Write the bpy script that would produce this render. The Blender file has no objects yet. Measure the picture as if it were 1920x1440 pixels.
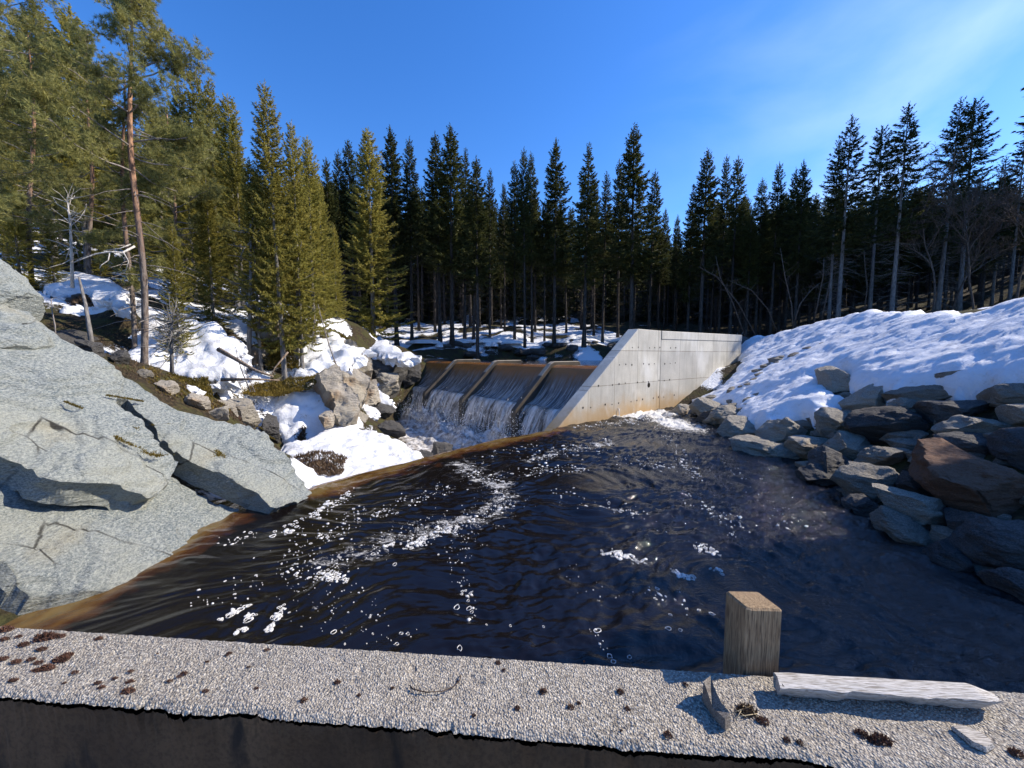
import bpy, math, random
import numpy as np
from mathutils import Vector
from mathutils.geometry import delaunay_2d_cdt
np.seterr(all='ignore')
S = bpy.context.scene
COL = S.collection
R = math.radians

# ------------------------------------------------------------------ camera, sky, sun, exposure
CAMZ, PITCH, FPX = 1.9, R(4.36), 723.0
cam = bpy.data.cameras.new('camera'); cam_o = bpy.data.objects.new('camera', cam); COL.objects.link(cam_o)
cam_o.location = (0, 0, CAMZ); cam_o.rotation_euler = (R(90) - PITCH, 0, 0)
cam.sensor_width = 36; cam.lens = 36 * FPX / 1920; cam.clip_start = 0.05; cam.clip_end = 3000
S.camera = cam_o
SUN_EL, SUN_AZ = R(37.5), R(9)
sd = Vector((math.cos(SUN_EL) * math.cos(SUN_AZ), math.cos(SUN_EL) * math.sin(SUN_AZ), math.sin(SUN_EL)))
W = bpy.data.worlds.new('World'); S.world = W; W.use_nodes = True
nt = W.node_tree; bg = nt.nodes['Background']
sky = nt.nodes.new('ShaderNodeTexSky'); sky.sky_type = 'NISHITA'; sky.sun_disc = False
sky.sun_elevation = SUN_EL; sky.sun_rotation = R(90) - SUN_AZ
sky.air_density = 1.0; sky.dust_density = 0.2; sky.ozone_density = 4.0; sky.altitude = 200
hsv = nt.nodes.new('ShaderNodeHueSaturation'); hsv.inputs['Saturation'].default_value = 1.27; hsv.inputs['Hue'].default_value = .5105; hsv.inputs['Value'].default_value = 1.4
nt.links.new(sky.outputs[0], hsv.inputs['Color'])
tc = nt.nodes.new('ShaderNodeTexCoord'); mp = nt.nodes.new('ShaderNodeMapping')
mp.inputs['Scale'].default_value = (1.0, 1.0, 2.2); mp.inputs['Rotation'].default_value = (0.0, -0.7, 0.2)
nz = nt.nodes.new('ShaderNodeTexNoise'); nz.inputs['Scale'].default_value = 1.7; nz.inputs['Detail'].default_value = 7; nz.inputs['Distortion'].default_value = 0.6
cr = nt.nodes.new('ShaderNodeValToRGB'); cr.color_ramp.elements[0].position = .48; cr.color_ramp.elements[1].position = .9
cr.color_ramp.elements[1].color = (.62, .62, .62, 1)
sep = nt.nodes.new('ShaderNodeSeparateXYZ'); mr = nt.nodes.new('ShaderNodeMapRange')
mr.inputs[1].default_value = .2; mr.inputs[2].default_value = .85
mm = nt.nodes.new('ShaderNodeMath'); mm.operation = 'MULTIPLY'
mx = nt.nodes.new('ShaderNodeMix'); mx.data_type = 'RGBA'; mx.inputs['B'].default_value = (7.5, 8.6, 10, 1)
for a, b in ((tc.outputs['Generated'], mp.inputs[0]), (mp.outputs[0], nz.inputs['Vector']), (nz.outputs['Fac'], cr.inputs[0]),
             (tc.outputs['Generated'], sep.inputs[0]), (sep.outputs[0], mr.inputs[0]), (mr.outputs[0], mm.inputs[0]), (cr.outputs[0], mm.inputs[1]),
             (mm.outputs[0], mx.inputs['Factor']), (hsv.outputs[0], mx.inputs['A']), (mx.outputs['Result'], bg.inputs[0])):
    nt.links.new(a, b)
bg.inputs[1].default_value = 0.13
sun = bpy.data.lights.new('sun', 'SUN'); sun.energy = 4.9; sun.angle = R(0.5); sun.color = (1, .90, .76)
sun_o = bpy.data.objects.new('sun', sun); COL.objects.link(sun_o)
sun_o.rotation_euler = (-sd).to_track_quat('-Z', 'Y').to_euler()
S.view_settings.view_transform = 'Standard'; S.view_settings.look = 'None'; S.view_settings.gamma = 1; S.view_settings.exposure = 0.55
try:
    S.cycles.max_bounces = 6; S.cycles.transparent_max_bounces = 8; S.cycles.caustics_reflective = False
except Exception: pass

# ------------------------------------------------------------------ helpers: pixels of the photograph -> points in the place
cP, sP = math.cos(PITCH), math.sin(PITCH)
def ray(x, y):
    a, b = (x - 960) / FPX, (720 - y) / FPX
    return np.array([a, cP + b * sP, -sP + b * cP])
def atz(x, y, z):
    r = ray(x, y); return r * ((z - CAMZ) / r[2]) + [0, 0, CAMZ]
def aty(x, y, Y):
    r = ray(x, y); return r * (Y / r[1]) + [0, 0, CAMZ]
def onplane(x, y, n, p0):
    r = ray(x, y); c = np.array([0, 0, CAMZ]); return c + r * (np.dot(np.array(p0) - c, n) / np.dot(r, n))

def _h(i, j, k, s):
    n = i * 374761393 + j * 668265263 + k * 1274126177 + s * 982451653
    n = (n ^ (n >> 13)) * 1103515245; n = (n ^ (n >> 15)) * 1274126177; n = n ^ (n >> 16)
    return (n & 0xffffff) / 8388607.5 - 1
def vn(p, s=0):
    p = np.asarray(p, float); i = np.floor(p).astype(np.int64); f = p - i; u = f * f * f * (f * (f * 6 - 15) + 10)
    x, y, z = i.T; a, b, c = u.T; r = 0
    for dx in (0, 1):
        for dy in (0, 1):
            for dz in (0, 1):
                r = r + _h(x + dx, y + dy, z + dz, s) * (a if dx else 1 - a) * (b if dy else 1 - b) * (c if dz else 1 - c)
    return r
def fbm(p, o=4, s=0, g=.5, l=2.03):
    r, a = 0, 1
    p = np.asarray(p, float)
    for k in range(o):
        r = r + a * vn(p + 17.3 * k, s + k); a *= g; p = p * l
    return r

def tag(o, label=None, cat=None, group=None, kind=None):
    for k, v in (('label', label), ('category', cat), ('group', group), ('kind', kind)):
        if v: o[k] = v
    return o
def mesh(V, F, mats, smooth=True, uv=None, attrs=None, mi=None, name='mesh'):
    V = np.asarray(V, np.float32); m = bpy.data.meshes.new(name)
    if isinstance(F, np.ndarray):
        n, k = F.shape
        m.vertices.add(len(V)); m.vertices.foreach_set('co', V.ravel())
        m.loops.add(n * k); m.loops.foreach_set('vertex_index', F.astype(np.int32).ravel())
        m.polygons.add(n); m.polygons.foreach_set('loop_start', np.arange(0, n * k, k, dtype=np.int32))
        m.update(calc_edges=True); m.validate()
    else:
        m.from_pydata(V.tolist(), [], [list(map(int, f)) for f in F]); m.update()
    for q in (mats if isinstance(mats, (list, tuple)) else [mats]): m.materials.append(q)
    m.polygons.foreach_set('use_smooth', np.full(len(m.polygons), smooth))
    if mi is not None and len(mi) == len(m.polygons): m.polygons.foreach_set('material_index', np.asarray(mi, np.int32))
    if uv is not None:
        L = m.uv_layers.new(name='UVMap'); vi = np.empty(len(m.loops), np.int32); m.loops.foreach_get('vertex_index', vi)
        L.data.foreach_set('uv', np.asarray(uv, np.float32)[vi].ravel())
    for k, v in (attrs or {}).items():
        a = m.attributes.new(k, 'FLOAT', 'POINT'); a.data.foreach_set('value', np.asarray(v, np.float32))
    return m
def obj(name, me, parent=None, loc=None):
    o = bpy.data.objects.new(name, me); COL.objects.link(o)
    if parent: o.parent = parent
    if loc is not None: o.location = loc
    return o
def empty(name, loc=(0, 0, 0)):
    o = bpy.data.objects.new(name, None); COL.objects.link(o); o.location = loc; o.empty_display_size = .1
    return o
def grid_f(nr, nc, wrap=False):
    i = np.arange(nr - 1)[:, None] * nc; j = np.arange(nc if wrap else nc - 1)[None]
    j2 = (j + 1) % nc
    return np.stack([i + j, i + j2, i + nc + j2, i + nc + j], -1).reshape(-1, 4)
class MB:
    def __init__(s): s.V, s.F, s.n = [], [], 0
    def add(s, V, F):
        V = np.asarray(V, float)
        s.V.append(V); s.F += [[int(i) + s.n for i in f] for f in F]; s.n += len(V)
    def tube(s, P, rad, k=8, caps=True):
        P = np.asarray(P, float); n = len(P); rad = np.broadcast_to(rad, n)
        T = np.gradient(P, axis=0); T /= np.linalg.norm(T, axis=1)[:, None] + 1e-9
        ref = np.array([1, 0, 0.]) if abs(T[0][0]) < .8 else np.array([0, 1., 0])
        A = np.cross(T, ref); A /= np.linalg.norm(A, axis=1)[:, None] + 1e-9; B = np.cross(T, A)
        t = np.arange(k) / k * 2 * np.pi
        V = P[:, None] + rad[:, None, None] * (np.cos(t)[None, :, None] * A[:, None] + np.sin(t)[None, :, None] * B[:, None])
        F = grid_f(n, k, True).tolist()
        if caps: F += [list(range(k))[::-1], [(n - 1) * k + i for i in range(k)]]
        s.add(V.reshape(-1, 3), F)
    def mesh(s, mats, smooth=True, **kw): return mesh(np.concatenate(s.V), s.F, mats, smooth, **kw)

# ------------------------------------------------------------------ materials
class M:
    def __init__(s, name, rough=.8, spec=.3):
        s.m = bpy.data.materials.new(name); s.m.use_nodes = True; s.t = s.m.node_tree; s.b = s.t.nodes['Principled BSDF']
        s.b.inputs['Roughness'].default_value = rough; s.b.inputs['Specular IOR Level'].default_value = spec
        s.tc = s.t.nodes.new('ShaderNodeTexCoord')
    def L(s, a, b): s.t.links.new(a, b); return a
    def set(s, sock, v):
        if hasattr(v, 'is_linked'): s.L(v, sock)
        elif isinstance(v, (tuple, list)) and len(v) == 3 and sock.type == 'RGBA': sock.default_value = (*v, 1)
        else: sock.default_value = v
    def co(s, kind='Object', sc=(1, 1, 1), rot=(0, 0, 0)):
        n = s.t.nodes.new('ShaderNodeMapping'); s.L(s.tc.outputs[kind], n.inputs[0])
        n.inputs['Scale'].default_value = sc; n.inputs['Rotation'].default_value = rot; return n.outputs[0]
    def noise(s, scale, detail=4, co=None, rough=.55, dist=0):
        n = s.t.nodes.new('ShaderNodeTexNoise'); n.inputs['Scale'].default_value = scale; n.inputs['Detail'].default_value = detail
        n.inputs['Roughness'].default_value = rough; n.inputs['Distortion'].default_value = dist
        s.L(co or s.tc.outputs['Object'], n.inputs['Vector']); return n.outputs['Fac']
    def vor(s, scale, co=None, feat='F1', out='Distance'):
        n = s.t.nodes.new('ShaderNodeTexVoronoi'); n.inputs['Scale'].default_value = scale; n.feature = feat
        s.L(co or s.tc.outputs['Object'], n.inputs['Vector']); return n.outputs[out]
    def ramp(s, f, stops):
        n = s.t.nodes.new('ShaderNodeValToRGB'); e = n.color_ramp.elements
        while len(e) < len(stops): e.new(.5)
        for q, (p, c) in zip(e, stops):
            q.position = p; q.color = (*c, 1) if isinstance(c, (tuple, list)) else (c, c, c, 1)
        s.L(f, n.inputs[0]); return n.outputs[0]
    def mix(s, f, a, b, mode='MIX'):
        n = s.t.nodes.new('ShaderNodeMix'); n.data_type = 'RGBA'; n.blend_type = mode
        s.set(n.inputs['Factor'], f); s.set(n.inputs['A'], a); s.set(n.inputs['B'], b); return n.outputs['Result']
    def math(s, op, a, b=0.0):
        n = s.t.nodes.new('ShaderNodeMath'); n.operation = op; s.set(n.inputs[0], a); s.set(n.inputs[1], b); return n.outputs[0]
    def attr(s, name):
        n = s.t.nodes.new('ShaderNodeAttribute'); n.attribute_name = name; return n.outputs['Fac']
    def geo(s, out): return s.t.nodes.new('ShaderNodeNewGeometry').outputs[out]
    def sepz(s, v, i=2):
        n = s.t.nodes.new('ShaderNodeSeparateXYZ'); s.L(v, n.inputs[0]); return n.outputs[i]
    def rnd(s): return s.t.nodes.new('ShaderNodeObjectInfo').outputs['Random']
    def bump(s, h, strength=.5, dist=.05, prev=None):
        n = s.t.nodes.new('ShaderNodeBump'); n.inputs['Strength'].default_value = strength; n.inputs['Distance'].default_value = dist
        s.L(h, n.inputs['Height'])
        if prev is not None: s.L(prev, n.inputs['Normal'])
        s.L(n.outputs[0], s.b.inputs['Normal']); return n.outputs[0]
    def col(s, c): s.set(s.b.inputs['Base Color'], c); return s
    def rough(s, c): s.set(s.b.inputs['Roughness'], c); return s

def mk_rock(name, a, b, c, rust=(.30, .17, .08), rustamt=.62, sc=1.0, rnd=.3, grain=.6, crack=0.):
    q = M(name, .85, .25)
    n1 = q.noise(2.2 * sc, 5); n2 = q.noise(38 * sc, 6, q.co('Object', (1, 1, 2.2), (.5, .3, .2)), .7); n3 = q.noise(1.1 * sc, 3)
    col = q.mix(q.ramp(n1, [(.35, 0.), (.65, 1.)]), a, b)
    col = q.mix(q.ramp(n2, [(.40, 0.), (.62, 1.)]), col, c)
    n6 = q.noise(1.0 * sc, 4, q.co('Object', (1, .5, 1), (.3, .2, .9)))
    col = q.mix(q.ramp(n6, [(.48, 0.), (.62, .6)]), col, (c[0] * .92, c[1] * .89, c[2] * .80))
    n5 = q.noise(52 * sc, 5, q.co('Object', (1, 1.5, 2.6), (.5, .5, .3)), .75)
    col = q.mix(q.ramp(n5, [(.36, grain), (.5, 0.)]), col, (a[0] * .35, a[1] * .36, a[2] * .38))
    col = q.mix(q.ramp(n3, [(rustamt, 0.), (rustamt + .12, .55)]), col, rust)
    w = q.noise(5 * sc, 6, q.co('Object', (1, 3.5, 1.5), (.4, .2, .6)), .6, .8)
    vein = q.ramp(w, [(.492, 0.), (.5, .6), (.508, 0.)])
    col = q.mix(vein, col, (c[0] * 1.15, c[1] * 1.15, c[2] * 1.12))
    ck = None
    if crack:
        wc = q.t.nodes.new('ShaderNodeMix'); wc.data_type = 'VECTOR'; wc.inputs[0].default_value = .12
        nv_ = q.t.nodes.new('ShaderNodeTexNoise'); nv_.inputs['Scale'].default_value = 2.5; nv_.inputs['Detail'].default_value = 6; c0 = q.co('Object', (.55, 1.6, 1.2), (.2, .3, .7)); q.L(c0, nv_.inputs['Vector'])
        q.L(c0, wc.inputs['A']); q.L(nv_.outputs['Color'], wc.inputs['B'])
        ce = q.vor(1.15, wc.outputs['Result'] if False else wc.outputs[1], 'DISTANCE_TO_EDGE')
        ck = q.math('MULTIPLY', q.ramp(ce, [(.004, 1.), (.016, 0.)]), q.ramp(q.noise(1.3, 3), [(.45, 0.), (.6, 1.)]))
        col = q.mix(q.math('MULTIPLY', ck, crack), col, (.03, .027, .022))
    v = q.t.nodes.new('ShaderNodeHueSaturation'); q.L(col, v.inputs['Color'])
    q.L(q.math('ADD', q.math('MULTIPLY', q.rnd(), rnd), 1 - rnd * .5), v.inputs['Value'])
    q.col(v.outputs[0])
    b1 = q.bump(n2, .55, .03)
    q.bump(q.noise(7 * sc, 8, q.co('Object', (1, 1, 3), (.5, .3, .2)), .68), .85, .14, b1)
    return q.m
m_slab = mk_rock('pale_slab_rock', (.145, .185, .20), (.26, .29, .28), (.52, .54, .49), (.40, .34, .20), .58, 1.0, .12, .5, .9)
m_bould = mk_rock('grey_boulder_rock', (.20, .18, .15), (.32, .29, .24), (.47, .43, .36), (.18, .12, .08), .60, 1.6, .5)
m_rust = mk_rock('rust_boulder_rock', (.15, .075, .042), (.21, .105, .06), (.18, .115, .08), (.09, .05, .035), .55, .9, .1)
m_tan = mk_rock('tan_bedrock', (.24, .205, .165), (.42, .37, .30), (.50, .46, .39), (.30, .17, .07), .52, .9, .2)
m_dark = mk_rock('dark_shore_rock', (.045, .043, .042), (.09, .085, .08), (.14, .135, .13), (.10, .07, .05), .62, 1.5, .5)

def mk_snow(name='old_snow', dirt=.0):
    q = M(name, .55, .3)
    n = q.noise(3, 6); d = q.noise(26, 5)
    col = q.mix(q.ramp(n, [(.3, 0.), (.7, 1.)]), (.84, .86, .89), (.74, .75, .77))
    if dirt: col = q.mix(q.ramp(q.math('ADD', q.math('MULTIPLY', n, .5), q.math('MULTIPLY', d, .5)), [(.57, 0.), (.66, dirt)]), col, (.30, .24, .17))
    q.col(col); q.b.inputs['Subsurface Weight'].default_value = .0
    b1 = q.bump(q.noise(45, 6, None, .7), .6, .035); q.bump(q.noise(8, 5, None, .6), .4, .08, b1)
    return q.m
m_snow = mk_snow('old_snow', .30); m_snowd = mk_snow('littered_snow', .75)

def mk_conc(name, base, dark, sc=1.0, grit=120, stain=None):
    q = M(name, .85, .25)
    n = q.noise(1.6 * sc, 7); g = q.noise(grit, 4, None, .7); st = q.noise(3 * sc, 5, q.co('Object', (2.5, 2.5, .35)))
    col = q.mix(q.ramp(n, [(.35, 0.), (.68, 1.)]), base, dark)
    col = q.mix(q.ramp(st, [(.5, 0.), (.72, .5)]), col, (dark[0] * .7, dark[1] * .68, dark[2] * .64))
    col = q.mix(q.ramp(g, [(.40, .45), (.55, 0.)]), col, (dark[0] * .6, dark[1] * .6, dark[2] * .6))
    q.pre = col; q.col(col); q.bump(g, .25, .01); return q
q = mk_conc('pier_concrete', (.40, .35, .275), (.29, .25, .20)); m_pier = q.m
q = mk_conc('shaded_pier_concrete', (.10, .085, .068), (.05, .043, .035)); q.rough(.45); m_piershade = q.m  # darker, glossier pier concrete: shade of the sides painted into the colour
# wing wall: shuttering panels, joints, tie holes, tide stain
q = mk_conc('panel_concrete', (.66, .63, .55), (.52, .50, .44))
uvs = q.tc.outputs['UV']
br = q.t.nodes.new('ShaderNodeTexBrick'); br.offset = 0; br.squash = 1; q.L(uvs, br.inputs['Vector'])
for k, v in (('Scale', 1.0), ('Mortar Size', .012), ('Mortar Smooth', .2), ('Bias', 0.0), ('Brick Width', 1.25), ('Row Height', 1.02)): br.inputs[k].default_value = v
br.inputs['Color1'].default_value = (.72, .72, .73, 1); br.inputs['Color2'].default_value = (1.08, 1.07, 1.04, 1); br.inputs['Mortar'].default_value = (.30, .28, .25, 1)
col = q.mix(.75, q.pre, br.outputs['Color'], 'MULTIPLY')
z = q.sepz(q.geo('Position')); zn = q.math('ADD', z, q.math('MULTIPLY', q.math('SUBTRACT', q.noise(2.2, 5), .5), -.9))
col = q.mix(q.ramp(zn, [(.0, .85), (.22, .65), (.50, .2), (.75, 0.)]), col, (.40, .25, .10))
hi = q.ramp(q.noise(1.3, 5, q.co('Object', (1, 1, .5))), [(.55, 0.), (.7, .5)])
q.col(q.mix(hi, col, (.72, .71, .67))); m_panel = q.m
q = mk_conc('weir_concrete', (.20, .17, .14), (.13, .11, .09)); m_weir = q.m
q = mk_conc('shaded_stained_concrete', (.145, .088, .046), (.060, .036, .019), 1.5, 90)  # brown stains, plus the front's deep shade darkened into the colour
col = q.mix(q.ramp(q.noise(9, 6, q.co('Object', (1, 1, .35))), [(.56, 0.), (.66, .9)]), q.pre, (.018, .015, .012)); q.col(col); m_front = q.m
# exposed aggregate of the near wall top
q = M('aggregate_concrete', .9, .2)
vv = q.vor(210, None, 'F1', 'Color'); ve = q.vor(210); big = q.noise(4, 5); fine = q.noise(260, 3)
gr = q.ramp(q.sepz(vv, 0), [(.0, (.18, .158, .128)), (.35, (.33, .297, .24)), (.7, (.45, .405, .33)), (1., (.62, .565, .465))])
col = q.mix(q.ramp(big, [(.4, 0.), (.7, .4)]), gr, (.40, .36, .31), 'MIX')
col = q.mix(q.ramp(ve, [(.55, 0.), (.8, .75)]), col, (.17, .15, .13))
col = q.mix(q.ramp(fine, [(.36, .5), (.5, 0.)]), col, (.15, .13, .12))
q.col(col); q.bump(q.math('SUBTRACT', 1.0, ve), .8, .006, q.bump(fine, .5, .003)); m_agg = q.m

def mk_leaf(name, c1, c2, tr=.35, inside=None):
    q = M(name, .6, .25)
    n = q.noise(.9, 3); r = q.rnd()
    col = q.mix(q.ramp(n, [(.3, 0.), (.7, 1.)]), c1, c2)
    g = q.geo('Random Per Island')
    v = q.t.nodes.new('ShaderNodeHueSaturation'); q.L(col, v.inputs['Color'])
    q.L(q.math('ADD', q.math('MULTIPLY', g, .9), q.math('ADD', q.math('MULTIPLY', r, .35), .40)), v.inputs['Value'])
    q.col(v.outputs[0])
    t = q.t.nodes.new('ShaderNodeBsdfTranslucent'); q.L(v.outputs[0], t.inputs[0])
    a = q.t.nodes.new('ShaderNodeMixShader'); a.inputs[0].default_value = tr
    out = q.t.nodes['Material Output']
    q.L(q.b.outputs[0], a.inputs[1]); q.L(t.outputs[0], a.inputs[2]); q.L(a.outputs[0], out.inputs[0]); return q.m
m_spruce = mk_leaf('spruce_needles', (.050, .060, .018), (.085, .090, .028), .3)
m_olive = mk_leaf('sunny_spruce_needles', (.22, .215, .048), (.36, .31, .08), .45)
m_pine = mk_leaf('pine_needles', (.24, .25, .085), (.36, .33, .11), .45)
m_dead = mk_leaf('dry_needles', (.15, .085, .055), (.22, .13, .09), .2)
m_moss = mk_leaf('moss_tufts', (.15, .12, .03), (.24, .17, .035), .25)
m_mossred = mk_leaf('dry_moss', (.07, .035, .026), (.14, .07, .045), .15)
m_heath = mk_leaf('dry_heath', (.085, .055, .034), (.15, .10, .062), .2)

def mk_bark(name, c1, c2, sc=1.0, zup=None):
    q = M(name, .9, .2)
    n = q.noise(9 * sc, 5, q.co('Object', (2, 2, .6)))
    c = q.mix(q.ramp(n, [(.38, 0.), (.62, 1.)]), c1, c2)
    if zup:
        z = q.math('ADD', q.sepz(q.tc.outputs['Object']), q.math('MULTIPLY', n, 2.0))
        c = q.mix(q.ramp(q.math('MULTIPLY', z, .1), [(.40, 0.), (.62, 1.)]), c, q.mix(q.ramp(n, [(.40, 0.), (.6, 1.)]), zup, (.10, .06, .045)))
    q.col(c); q.bump(n, .8, .04); return q.m
m_bark = mk_bark('spruce_bark', (.040, .034, .030), (.095, .083, .074))
m_barkg = mk_bark('grey_bark', (.13, .125, .12), (.25, .235, .22))
m_pbark = mk_bark('pine_bark', (.10, .075, .06), (.24, .20, .17), 1, (.44, .25, .15))
m_twig = mk_bark('bare_twig', (.18, .155, .14), (.30, .27, .25))
m_btwig = mk_bark('birch_twig', (.075, .058, .046), (.15, .12, .10))
m_white = mk_bark('bleached_wood', (.45, .42, .38), (.66, .63, .58))
m_log = mk_bark('rotting_log', (.16, .11, .075), (.32, .25, .18))

def mk_wood(name, c1, c2, c3):
    q = M(name, .8, .25)
    g = q.noise(14, 7, q.co('Object', (1, 9, 9), (0, 0, 0)), .65, 1.2)
    k = q.noise(60, 4, q.co('Object', (.5, 9, 9)))
    c = q.mix(q.ramp(g, [(.35, 0.), (.65, 1.)]), c1, c2); c = q.mix(q.ramp(k, [(.42, .8), (.52, 0.)]), c, c3)
    q.col(c); q.bump(k, .7, .004, q.bump(g, .4, .004)); return q.m
m_plank = mk_wood('weathered_plank', (.46, .44, .40), (.64, .61, .57), (.20, .17, .13))
m_chip = mk_wood('wood_chip', (.42, .38, .32), (.60, .55, .48), (.12, .10, .08))
m_chipd = mk_wood('dark_wood_chip', (.17, .145, .12), (.28, .25, .21), (.06, .05, .04))
q = M('post_wood', .8, .25)
g = q.noise(16, 7, q.co('Object', (9, 9, .8)), .65, 1.0); kn = q.vor(9, q.co('Object', (1, 1, .5)))
c = q.mix(q.ramp(g, [(.35, 0.), (.65, 1.)]), (.20, .13, .070), (.38, .275, .16)); c = q.mix(q.ramp(kn, [(.05, .85), (.13, 0.)]), c, (.13, .08, .05))
c = q.mix(q.ramp(q.noise(40, 3, q.co('Object', (9, 9, .4))), [(.38, .85), (.50, 0.)]), c, (.09, .06, .038))
q.col(c); q.bump(g, .5, .005); m_post = q.m

# ------------------------------------------------------------------ terrain height: control points, thin-plate interpolation
SLAB_N = np.array([.57, -.06, .82]); SLAB_N /= np.linalg.norm(SLAB_N)
def xw(y):   # right waterline of the pool
    return np.interp(y, [0, 2, 2.96, 3.64, 5.27, 8.22, 11, 13.3, 16], [4.2, 4.0, 3.9, 3.95, 4.5, 5.1, 5.2, 5.4, 7.5])
CP = []
def cp(*a): CP.append(a)
for x, y, Y in ((170, 672, 9.5), (268, 695, 11), (330, 705, 10.5), (390, 735, 9), (330, 735, 8), (430, 772, 9), (465, 690, 14), (530, 722, 14), (555, 695, 15),
                (640, 645, 18), (700, 640, 21), (740, 650, 24), (150, 600, 12), (240, 590, 12.5), (150, 530, 16), (220, 525, 17), (60, 500, 20), (400, 615, 15), (500, 600, 20), (600, 620, 22),
                (800, 655, 29), (950, 655, 29), (1100, 655, 29), (1250, 648, 30), (1400, 640, 32), (650, 650, 28), (800, 610, 42), (1000, 610, 45), (1200, 605, 45), (1350, 610, 45), (650, 610, 42),
                (1690, 602, 20), (1500, 626, 22), (1440, 636, 24), (1800, 585, 26), (1900, 565, 30), (1900, 530, 45), (1600, 585, 40),
                (0, 480, 22), (-200, 440, 25), (200, 480, 25), (400, 540, 28), (550, 590, 32), (100, 400, 60), (500, 510, 60), (700, 560, 62), (900, 555, 62), (1100, 560, 62), (1300, 560, 62), (1500, 540, 62), (1700, 500, 62), (1900, 460, 70), (900, 500, 90), (1300, 500, 90), (-600, 480, 15)):
    cp(*aty(x, y, Y))
for y in (.5, 3, 5.5, 8, 11, 13.5):
    w = xw(y)
    for dx, z in ((-1.6, -.6), (-.3, -.12), (1.2, .72), (2.6, 1.5), (5.4, 2.8), (9, 3.4), (14, 4.2)): cp((w if dx < 1 or y < 8.2 else 5.1 + (y - 8.2) * .26) + dx, y, z - .14)
for x, y, z in ((0, 2, -.7), (0, 5, -.8), (-2, 3.5, -.5), (1, 8, -.8), (3, 10.5, -.7), (-1.3, 5.6, -.8), (-2.6, 6.4, -1.3), (-1.2, 8, -1.5), (.4, 10.2, -1.6), (-3.5, 7.5, -1.3), (-4.2, 9.5, -1.25),
                (-4.6, 12, -1.25), (-3, 11, -1.4), (-2, 13, -1.9), (-3.5, 17, -1.9), (-6, 20.5, -1.9), (1.5, 13, -1.9), (-4.2, 14.5, -1.7), (-5.6, 17, -1.2), (-5.7, 13.2, -.9),
                (-4.2, 3, .3), (-4.4, 4.6, .4), (-5.6, 4, 1.0), (-6.2, 5.6, 1.25), (-8, 5, 2.4), (-4.6, 6.3, -.2), (-5.2, 7.0, .0), (-9, 3, 3), (-5, 1.5, .6), (-4, 0, .2), (-14, 6, 3.6), (-20, 8, 6),
                (4, 16, .7), (0, 20, .7), (-4, 25, .8), (5, 23, .8), (10, 20, .9), (9, 26, .9), (1, 27.5, 1.0), (-8.2, 24, 2.0),
                (0, -1, .2), (0, -8, .3), (6, -4, 1), (-8, -5, 1.5), (14, -8, 3), (-20, -15, 4), (20, -25, 4), (0, -40, 2), (0, 200, 30), (120, 150, 35), (-120, 150, 45), (-120, 20, 40), (120, 20, 40), (33, 22, 5.5), (39, 26.5, 7), (46, 31, 10), (52, 24, 13), (-120, -80, 20), (120, -80, 20), (0, -160, 5)):
    cp(x, y, z)
for x, y, Y in ((1262, 768, 13.35), (1285, 745, 13.6), (1310, 722, 14.2), (1345, 692, 15.0), (1385, 655, 16.3)): cp(*(aty(x, y, Y) - [0, 0, .45]))
for x, y, Y in ((480, 838, 9.5), (530, 860, 10), (560, 880, 9), (600, 910, 9), (540, 860, 12), (450, 810, 8.6), (610, 870, 12), (520, 848, 12.3), (560, 858, 12.8), (600, 845, 13.1), (505, 845, 11.3), (480, 815, 10.5)): cp(*aty(x, y, Y))
CP = np.array(CP, float)
def _tp(r2): return .5 * r2 * np.log(r2 + 1e-6)
_n = len(CP); _D = ((CP[:, None, :2] - CP[None, :, :2]) ** 2).sum(-1)
_A = np.zeros((_n + 3, _n + 3)); _A[:_n, :_n] = _tp(_D) + np.eye(_n) * .02
_A[:_n, _n] = 1; _A[:_n, _n + 1:] = CP[:, :2]; _A[_n, :_n] = 1; _A[_n + 1:, :_n] = CP[:, :2].T
_w = np.linalg.solve(_A, np.r_[CP[:, 2], 0, 0, 0])
def Hgt(P):
    P = np.atleast_2d(np.asarray(P, float)); out = np.empty(len(P))
    for i in range(0, len(P), 20000):
        q = P[i:i + 20000]; out[i:i + 20000] = _tp(((q[:, None] - CP[None, :, :2]) ** 2).sum(-1)) @ _w[:_n] + _w[_n] + q @ _w[_n + 1:]
    return out
def hz(x, y): return float(Hgt([[x, y]])[0])

th = np.concatenate([np.linspace(-60, 60, 420), np.linspace(60, 300, 90)[1:-1]]) * math.pi / 180
rr = np.concatenate([[.0], np.geomspace(1.0, 70, 300), np.geomspace(70, 900, 24)[1:]])
TX = rr[:, None] * np.sin(th)[None]; TY = rr[:, None] * np.cos(th)[None]
P2 = np.stack([TX.ravel(), TY.ravel()], 1)
def Hfull(P2):
    Z = Hgt(P2); dist = np.hypot(*P2.T)
    far = np.clip((dist - 90) / 200, 0, 1); Z = Z * (1 - far) + (24 + 3 * fbm(np.c_[P2 / 60, P2[:, 0] * 0], 3, 5)) * far
    p3 = np.c_[P2, np.zeros(len(P2))]
    Z += (fbm(p3 * 1.1, 5, 3) * .10 + fbm(p3 * .35, 3, 9) * .15) * np.clip((dist - 3) / 6, .2, 1) * np.where((P2[:, 1] > 8), 1, .5)
    Z = np.where((dist < 1.7) & (P2[:, 1] < 1.3), np.minimum(Z, .25), Z)
    return np.where((P2[:, 1] < .98) & (P2[:, 1] > -3) & (np.abs(P2[:, 0]) < 2.6), .2, Z)
def hz(x, y): return float(Hfull(np.array([[x, y]], float))[0])
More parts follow.
